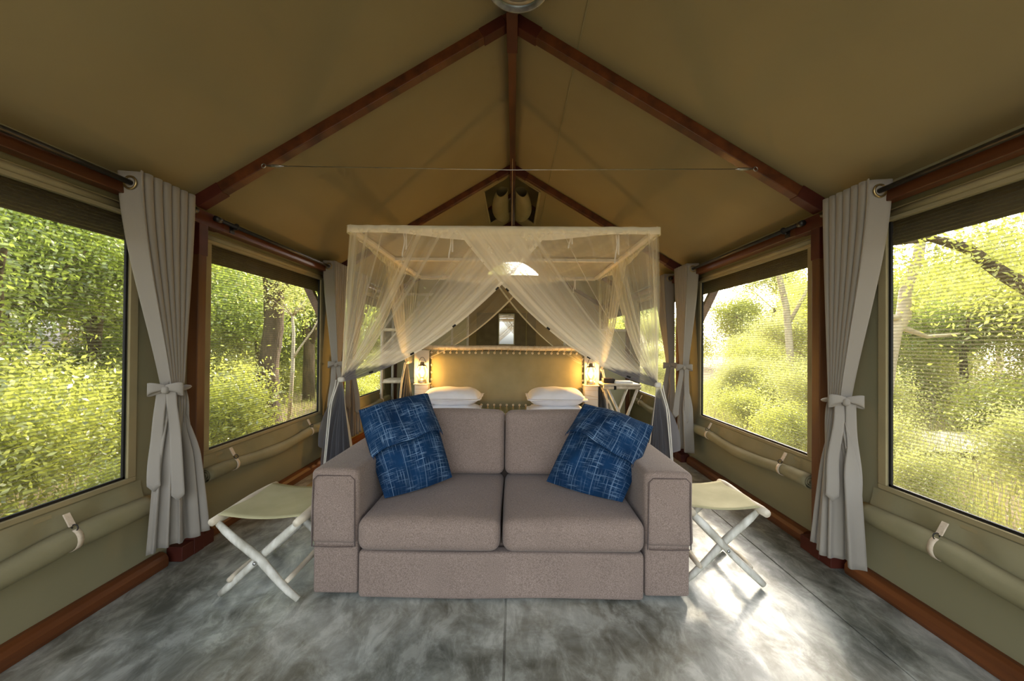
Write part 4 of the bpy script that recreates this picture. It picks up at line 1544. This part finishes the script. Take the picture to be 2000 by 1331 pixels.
def branch_tree(seed, h, r0, levels, spread, lean=(0, 0), first=0.35, kink=0.12):
    """returns MB of wood and list of twig points"""
    rg = random.Random(seed)
    mb = MB(); tips = []

    def grow(p, d, L, r, lev):
        n = 5
        pts = [p.copy()]; rr = [r]
        q = p.copy(); dd = d.copy()
        for i in range(n):
            dd = (dd + Vector((rg.uniform(-kink, kink), rg.uniform(-kink, kink), rg.uniform(-kink, kink) * 0.5 + 0.02))).normalized()
            q = q + dd * (L / n)
            pts.append(q.copy()); rr.append(r * (1 - 0.45 * (i + 1) / n))
            if lev <= 1:
                tips.append(q.copy())
        mb.tube(pts, rr, 8 if lev > 1 else 5, caps=False)
        if lev == 0:
            return
        k = rg.randint(3, 4)
        for j in range(k):
            t = rg.uniform(first if lev == levels else 0.3, 1.0)
            b = pts[min(n, int(t * n))]
            az = rg.uniform(0, 2 * PI)
            nd = (dd * rg.uniform(0.3, 0.8) + Vector((math.cos(az), math.sin(az), rg.uniform(0.0, 0.5))) * spread).normalized()
            grow(b, nd, L * rg.uniform(0.5, 0.75), rr[min(n, int(t * n))] * 0.6, lev - 1)
    grow(Vector((0, 0, 0)), Vector((lean[0], lean[1], 1)).normalized(), h, r0, levels)
    return mb, tips


def build_plant(name, seed, h, r0, levels, spread, nleaf, size, mat, bark, sphere=0.35, **kw):
    wood, tips = branch_tree(seed, h, r0, levels, spread, **kw)
    r = np.random.RandomState(seed)
    T = np.array([tuple(t) for t in tips])
    idx = r.randint(0, len(T), nleaf)
    pts = T[idx] + r.normal(size=(nleaf, 3)) * sphere
    pts[:, 2] = np.maximum(pts[:, 2], 0.02 + 0.1 * r.rand(nleaf))
    return wood, leaf_cloud(name + '_foliage', pts, size, seed, mat)


protos = {}


def proto(key, *a, **k):
    wood, lm = build_plant(key, *a, **k)
    wm = bpy.data.meshes.new(key + '_wood')
    wm.from_pydata(wood.v, [], wood.f)
    wm.materials.append(M[k.get('bark', a[8] if len(a) > 8 else 'bark')] if False else M[a[8]])
    wm.polygons.foreach_set('use_smooth', [True] * len(wm.polygons))
    protos[key] = (wm, lm)


# key, seed, height, radius, levels, spread, leaves, leaf size, material, bark
proto('bush_a', 1, 0.9, 0.02, 2, 0.9, 10500, 0.060, 'leaf', 'palebark', sphere=0.21, first=0.1)
proto('bush_b', 2, 0.8, 0.02, 2, 1.1, 12000, 0.048, 'leaf', 'bark', sphere=0.18, first=0.1)
proto('bush_c', 3, 1.1, 0.02, 2, 0.8, 13000, 0.052, 'leaf3', 'palebark', sphere=0.22, first=0.1)
proto('bush_d', 4, 0.9, 0.02, 2, 1.0, 8000, 0.05, 'leaf2', 'bark', sphere=0.20, first=0.1)
proto('tree_a', 11, 2.6, 0.10, 3, 0.9, 36000, 0.075, 'leaf2', 'bark', sphere=0.24)
proto('tree_b', 12, 2.4, 0.09, 3, 1.0, 36000, 0.07, 'leaf', 'bark', sphere=0.26)
proto('tree_c', 13, 3.0, 0.10, 3, 0.8, 36000, 0.072, 'leaf3', 'palebark', sphere=0.26)


def plant(key, x, y, sc, rz, label, cat, group, name, z=GZ):
    if cat == 'bush' and 'undergrowth' in label:
        side_ = 'left' if x < 0 else 'right'
        look = {'bush_a': 'yellow-green bush with narrow bright leaves', 'bush_b': 'low spreading green bush', 'bush_c': 'pale sunlit bush with small leaves', 'bush_d': 'dark green bush'}[key]
        near_ = 'close outside' if abs(x) < 4.4 else ('some way beyond' if abs(x) < 7.2 else 'far beyond')
        win = 'the nearest' if y / abs(x) < 1.0 else ('the middle' if y / abs(x) < 2.2 else 'the far')
        label = '%s %s %s %s window' % (look, near_, win, side_)
        group = label.replace('bush', 'bushes')
    elif cat == 'tree' and 'beyond the undergrowth' in label:
        side_ = 'left' if x < 0 else 'right'
        look = {'tree_a': 'deep green leafy tree', 'tree_b': 'bright green leafy tree', 'tree_c': 'pale yellow-green tree with light bark'}[key]
        near_ = 'just behind the bushes of' if abs(x) < 9 else 'in the woods beyond'
        win = 'the nearest' if y / abs(x) < 1.0 else ('the middle' if y / abs(x) < 2.2 else 'the far')
        label = '%s %s %s %s window' % (look, near_, win, side_)
        group = label.replace('tree', 'trees')
    wm, lm = protos[key]
    r = bpy.data.objects.new(name, None); COL.objects.link(r)
    r.location = (x, y, z); r.rotation_euler = (0, 0, rz); r.scale = (sc, sc, sc)
    tag(r, label, cat, group)
    a = bpy.data.objects.new('branches' if cat == 'bush' else 'trunk', wm); COL.objects.link(a); a.parent = r
    b = bpy.data.objects.new('foliage', lm); COL.objects.link(b); b.parent = r
    b['kind'] = 'stuff'


rg = random.Random(21)
for side, s in (('left', -1), ('right', 1)):
    lab1 = 'leafy yellow-green bush in the undergrowth outside the %s windows' % side
    g1 = 'bushes outside the %s windows' % side
    lab2 = 'leafy green tree among the others beyond the undergrowth on the %s' % side
    g2 = 'trees beyond the %s windows' % side
    # near bushes
    for i in range(34 if s < 0 else 30):
        for _ in range(20):
            x = s * rg.uniform(3.6, 9.5); y = rg.uniform(0.3, 16)
            if s < 0 and (x + 4.36) ** 2 + (y - 7.2) ** 2 < 1.0:
                continue
            if s > 0 and x < 4.4 and y > 2.0:
                continue
            break
        sc = rg.uniform(0.6, 1.0) * (0.75 if abs(x) < 5 else 1.1) * (0.85 if s > 0 else 1.0)
        key = rg.choice(['bush_a', 'bush_b', 'bush_c', 'bush_a'] if s < 0 else ['bush_c', 'bush_a', 'bush_c', 'bush_b'])
        plant(key, x, y, sc, rg.uniform(0, 6.28), lab1, 'bush', g1, 'leafy_bush')
    near = ([(-3.75, 4.9, .95), (-3.3, 1.0, .72), (-3.6, 2.2, .8), (-4.3, 3.2, 1.0), (-3.1, 0.2, .6), (-4.9, 5.6, .8), (-4.6, 1.2, 1.1), (-3.3, 3.3, .5), (-5.4, 4.4, 1.1), (-3.2, 8.6, .6), (-4.0, 9.8, .8)] if s < 0 else
            [(3.5, 1.2, .5), (3.9, 2.2, .5), (3.3, 3.2, .42), (3.6, 4.3, .5), (4.4, 3.3, .6), (4.0, 5.6, .6), (3.4, 5.4, .4), (5.0, 6.4, .7), (4.8, 2.0, .7), (5.6, 8.2, .8), (4.4, 7.4, .6), (3.8, 0.6, .55)])
    for (x, y, sc) in near:
        plant('bush_a' if s < 0 else rg.choice(['bush_c', 'bush_a']), x, y, sc, rg.uniform(0, 6.28), lab1, 'bush', g1, 'leafy_bush')
    # mid shrubs and trees
    for i in range(22 if s < 0 else 16):
        d = rg.uniform(0, 1)
        x = s * (9 + 12 * d); y = rg.uniform(0, 34) * (0.6 + 0.6 * d)
        if s > 0 and 0.28 < x / max(y, .1) < 1.12:
            # keep the bright sky gap low on the right
            plant('bush_c', x, y, rg.uniform(1.2, 1.8), rg.uniform(0, 6.28), lab1, 'bush', g1, 'leafy_bush')
            continue
        plant(rg.choice(['tree_a', 'tree_b', 'tree_c']), x, y, rg.uniform(1.1, 1.7) * (1.0 if s < 0 else 0.75), rg.uniform(0, 6.28), lab2, 'tree', g2, 'leafy_tree')
    if s < 0:
        for (x, y, sc) in ((-6.5, 3.0, 1.05), (-7.0, 5.4, 1.1), (-6.0, 9.5, 1.0), (-5.0, 12.5, 1.1), (-7.5, 1.0, 1.15), (-8.4, 8.0, 1.3), (-6.8, 14.5, 1.3), (-4.6, 16.5, 1.3), (-10, 12, 1.5)):
            plant(rg.choice(['tree_a', 'tree_b', 'tree_a']), x, y, sc, rg.uniform(0, 6.28), lab2, 'tree', g2, 'leafy_tree')
    else:
        for (x, y, sc) in ((8.0, 2.0, 0.9), (9.5, 4.5, 0.9), (9.8, 11.0, 1.15), (13.0, 14.0, 1.3), (9.4, 12.2, 0.8), (12, 8, 1.1)):
            plant(rg.choice(['tree_c', 'tree_b']), x, y, sc, rg.uniform(0, 6.28), lab2, 'tree', g2, 'leafy_tree')
# tall thicket that closes the view under the crowns
for i in range(26):
    y = 0.5 + i * 0.85
    x = -(8.6 + 1.2 * math.sin(i * 2.1))
    plant(rg.choice(['bush_a', 'bush_b', 'bush_d']), x, y, rg.uniform(1.35, 1.8), rg.uniform(0, 6.28), 'undergrowth', 'bush', '', 'leafy_bush')
for i in range(20):
    y = 0.5 + i * 0.8
    x = 9.6 + 1.2 * math.sin(i * 2.1)
    plant(rg.choice(['bush_a', 'bush_c', 'bush_b']), x, y, rg.uniform(1.1, 1.5), rg.uniform(0, 6.28), 'undergrowth', 'bush', '', 'leafy_bush')
plant('tree_c', -1.2, 19.5, 0.95, 1.0, 'pale leafy tree seen through the gable opening of the back wall', 'tree', '', 'leafy_tree')
root = thing('shade_tree', (6.9, 10.0, GZ), 'slender tree at the outer edge of the middle right window, unseen crown added to dapple the sun', 'tree')
m = MB()
m.tube([(6.9, 10, GZ), (6.95, 10, 1.0), (6.85, 10, 2.2), (6.5, 9.9, 3.4), (5.9, 9.8, 4.4), (5.0, 9.7, 4.8)], [0.10, 0.085, 0.075, 0.06, 0.04, 0.02], 10)
m.tube([(6.9, 10, 1.8), (7.4, 10.1, 2.6), (7.9, 10.2, 3.6)], [0.05, 0.04, 0.02], 8)
m.build('trunk', 'palebark', root, smooth=True)
r = np.random.RandomState(18)
pts = np.concatenate([np.array((5.3, 9.8, 4.75)) + r.normal(size=(13000, 3)) * (1.1, 1.4, 0.45), np.array((7.2, 10.0, 3.2)) + r.normal(size=(2500, 3)) * (0.45, 0.5, 0.8)])  # first cluster is the unseen crown, added to dapple sun on the floor
lm = leaf_cloud('shade_foliage', pts - np.array((6.9, 10.0, GZ)), 0.06, 19, 'leaf3')
o = bpy.data.objects.new('foliage', lm); COL.objects.link(o); o.parent = root; o['kind'] = 'stuff'
clean(root)
# far thicket behind the tent
for i in range(22):
    a = -1 + 2 * i / 21
    x = a * 26; y = 34 + 6 * math.cos(i * 1.7) - 10 * a * a
    if 0.3 < x / y < 0.6:
        continue
    plant(rg.choice(['tree_a', 'tree_b', 'tree_c']), x, y, 1.7, rg.uniform(0, 6.28), 'distant leafy tree in the wood line beyond the tent', 'tree', 'distant wood line', 'distant_tree')
for i in range(8):
    x = 9 + i * 2.1; y = 27 + 2 * math.sin(i)
    plant('bush_c', x, y, rg.uniform(1.9, 2.6), rg.uniform(0, 6.28), 'rounded distant bush under the bright sky gap on the right', 'bush', 'bushes under the sky gap', 'leafy_bush')

# the thick trunk in the middle left window
root = thing('big_tree', (-4.36, 7.2, GZ), 'thick dark-barked tree trunk standing in the middle left window', 'tree')
m = MB()
P = [(-4.36, 7.2, GZ - 0.1), (-4.40, 7.2, 0.3), (-4.38, 7.2, 0.9), (-4.30, 7.2, 1.5), (-4.30, 7.2, 2.1), (-4.34, 7.2, 2.6), (-4.42, 7.2, 3.4), (-4.5, 7.25, 4.6)]
pts = [Vector(P[0]).lerp(Vector(P[0]), 0)]
pts = []; rr = []
R_ = [0.24, 0.185, 0.165, 0.16, 0.16, 0.17, 0.15, 0.10]
for i in range(len(P) - 1):
    for k in range(4):
        t = k / 4
        pts.append(Vector(P[i]).lerp(Vector(P[i + 1]), t)); rr.append(lerp(R_[i], R_[i + 1], t) * (1 + 0.04 * math.sin(i * 5 + k * 2)))
m.tube(pts, rr, 18)
m.tube([(-4.28, 7.2, 2.05), (-4.0, 7.2, 2.35), (-3.5, 7.25, 2.6), (-3.0, 7.3, 3.0)], [0.05, 0.04, 0.03, 0.02], 8)
m.tube([(-4.36, 7.2, 2.6), (-4.9, 7.3, 3.1), (-5.6, 7.5, 3.4)], [0.09, 0.07, 0.04], 10)
m.build('trunk', 'bark', root, smooth=True)
r = np.random.RandomState(8)
pts = np.concatenate([np.array((-4.6, 7.3, 4.3)) + r.normal(size=(9000, 3)) * (1.5, 1.3, 0.8), np.array((-5.2, 7.0, 2.9)) + r.normal(size=(2500, 3)) * (0.8, 0.6, 0.28)])
lm = leaf_cloud('big_foliage', pts - np.array((-4.36, 7.2, GZ)), 0.085, 5, 'leaf2')
o = bpy.data.objects.new('foliage', lm); COL.objects.link(o); o.parent = root; o['kind'] = 'stuff'
clean(root)
# second dark trunk and slim pale sapling further right in that window
root = thing('forked_tree', (-5.5, 10.8, GZ), 'dark forked tree trunk deep behind the thick trunk on the left', 'tree')
m = MB()
m.tube([(-5.5, 10.8, GZ), (-5.5, 10.8, 1.2), (-5.6, 10.8, 1.8), (-5.9, 10.8, 2.6)], [0.16, 0.14, 0.11, 0.08], 12)
m.tube([(-5.5, 10.8, 1.1), (-5.2, 10.8, 2.0), (-5.0, 10.8, 3.0)], [0.11, 0.09, 0.07], 12)
m.build('trunk', 'bark', root, smooth=True)
pts = np.array((0.2, 0, 3.8)) + r.normal(size=(6000, 3)) * (1.1, 1.0, 0.6)
lm = leaf_cloud('forked_foliage', pts, 0.085, 6, 'leaf')
o = bpy.data.objects.new('foliage', lm); COL.objects.link(o); o.parent = root; o['kind'] = 'stuff'
clean(root)
root = thing('slim_sapling', (-3.85, 7.6, GZ), 'slim pale sapling with bare curving branch right of the thick trunk', 'tree')
m = MB()
m.tube([(-3.90, 7.0, GZ), (-3.84, 7.0, 0.8), (-3.83, 7.0, 1.4), (-3.86, 7.0, 1.75)], [0.035, 0.032, 0.028, 0.02], 8)
m.tube([(-3.84, 7.0, 0.95), (-3.72, 7.0, 1.15), (-3.5, 7.0, 1.45), (-3.35, 7.0, 1.75)], [0.02, 0.017, 0.014, 0.008], 8)
for i in range(6):
    a = i * 1.1
    m.tube([(-3.86, 7.0, 1.7), (-3.86 + 0.16 * math.cos(a), 7.0 + 0.1 * math.sin(a), 1.85), (-3.86 + 0.32 * math.cos(a), 7.0 + 0.2 * math.sin(a), 1.95 + 0.1 * math.sin(a * 2))], [0.014, 0.01, 0.005], 6)
m.build('stem', 'palebark', root, smooth=True)
pts = np.array((0.0, -0.6, 2.5)) + r.normal(size=(1800, 3)) * (0.4, 0.4, 0.22)
lm = leaf_cloud('sapling_foliage', pts, 0.06, 7, 'leaf3')
o = bpy.data.objects.new('foliage', lm); COL.objects.link(o); o.parent = root; o['kind'] = 'stuff'
clean(root)

# right: pale leaning trunk and overhanging dark branch
root = thing('leaning_tree', (4.6, 5.0, GZ), 'pale leaning tree trunk at the inner edge of the nearest right window', 'tree')
m = MB()
m.tube([(4.55, 5.0, GZ), (4.62, 5.0, 0.5), (4.70, 5.0, 1.05), (4.78, 5.0, 1.45), (4.90, 5.0, 1.62), (4.92, 5.0, 1.95), (5.08, 5.0, 2.35), (5.2, 5.0, 3.2)],
       [0.11, 0.10, 0.085, 0.08, 0.075, 0.06, 0.055, 0.04], 12)
m.tube([(4.90, 5.0, 1.60), (4.7, 4.98, 1.62), (4.45, 4.95, 1.66), (4.2, 4.9, 1.8)], [0.05, 0.035, 0.025, 0.015], 8)
m.tube([(4.86, 5.0, 1.50), (5.2, 5.0, 1.38), (5.6, 5.0, 1.42)], [0.04, 0.025, 0.01], 8)
m.build('trunk', 'palebark', root, smooth=True)
pts = np.array((0.9, 0.3, 4.0)) + r.normal(size=(5000, 3)) * (1.0, 0.8, 0.5)
lm = leaf_cloud('leaning_foliage', pts, 0.07, 9, 'leaf3')
o = bpy.data.objects.new('foliage', lm); COL.objects.link(o); o.parent = root; o['kind'] = 'stuff'
clean(root)
root = thing('overhanging_tree', (6.4, 3.6, GZ), 'tree with a dark arching bough across the top of the nearest right window', 'tree')
m = MB()
m.tube([(6.4, 3.6, GZ), (6.3, 3.6, 0.8), (5.9, 3.8, 1.5), (5.25, 4.0, 1.80), (4.9, 4.0, 2.0), (4.55, 4.0, 2.25), (4.2, 4.0, 2.34), (3.8, 4.0, 2.28), (3.5, 4.0, 2.2)],
       [0.16, 0.13, 0.10, 0.075, 0.062, 0.05, 0.035, 0.02, 0.01], 12)
m.build('trunk', 'bark', root, smooth=True)
pts = np.concatenate([np.array((4.4, 4.0, 2.15)) + r.normal(size=(1500, 3)) * (0.5, 0.35, 0.16), np.array((5.2, 4.1, 2.0)) + r.normal(size=(2500, 3)) * (0.45, 0.4, 0.3), np.array((5.8, 4.0, 2.6)) + r.normal(size=(2000, 3)) * (0.7, 0.6, 0.4)])
lm = leaf_cloud('overhang_foliage', pts - np.array((6.4, 3.6, GZ)), 0.055, 10, 'leaf')
o = bpy.data.objects.new('foliage', lm); COL.objects.link(o); o.parent = root; o['kind'] = 'stuff'
clean(root)

# grass
r = np.random.RandomState(4)
n = 60000
side = np.where(r.rand(n) < 0.35, -1, 1)
xx = side * (2.7 + 9 * r.rand(n) ** 1.3); yy = -0.5 + 17 * r.rand(n)
zz = np.full(n, GZ + 0.02)
P = np.stack([xx, yy, zz], 1)
H = r.uniform(0.10, 0.34, n) * np.where(side > 0, 1.0, 0.6)
an = r.uniform(0, 6.28, n); ln = r.uniform(0, 0.35, n)
tip = P + np.stack([np.cos(an) * H * ln, np.sin(an) * H * ln, H], 1)
wv = np.stack([-np.sin(an), np.cos(an), np.zeros(n)], 1) * 0.008
V = np.stack([P - wv, P + wv, tip], 1).reshape(-1, 3)
me = bpy.data.meshes.new('grass')
me.vertices.add(3 * n); me.vertices.foreach_set('co', V.ravel())
me.loops.add(3 * n); me.loops.foreach_set('vertex_index', np.arange(3 * n, dtype=np.int32))
me.polygons.add(n); me.polygons.foreach_set('loop_start', np.arange(0, 3 * n, 3, dtype=np.int32))
me.update(calc_edges=True)
at = me.attributes.new('tint', 'FLOAT', 'FACE'); at.data.foreach_set('value', r.rand(n))
me.materials.append(M['grass'])
o = bpy.data.objects.new('grass', me); COL.objects.link(o)
tag(o, 'tall sunlit grass growing outside around the tent', 'grass', kind='stuff')
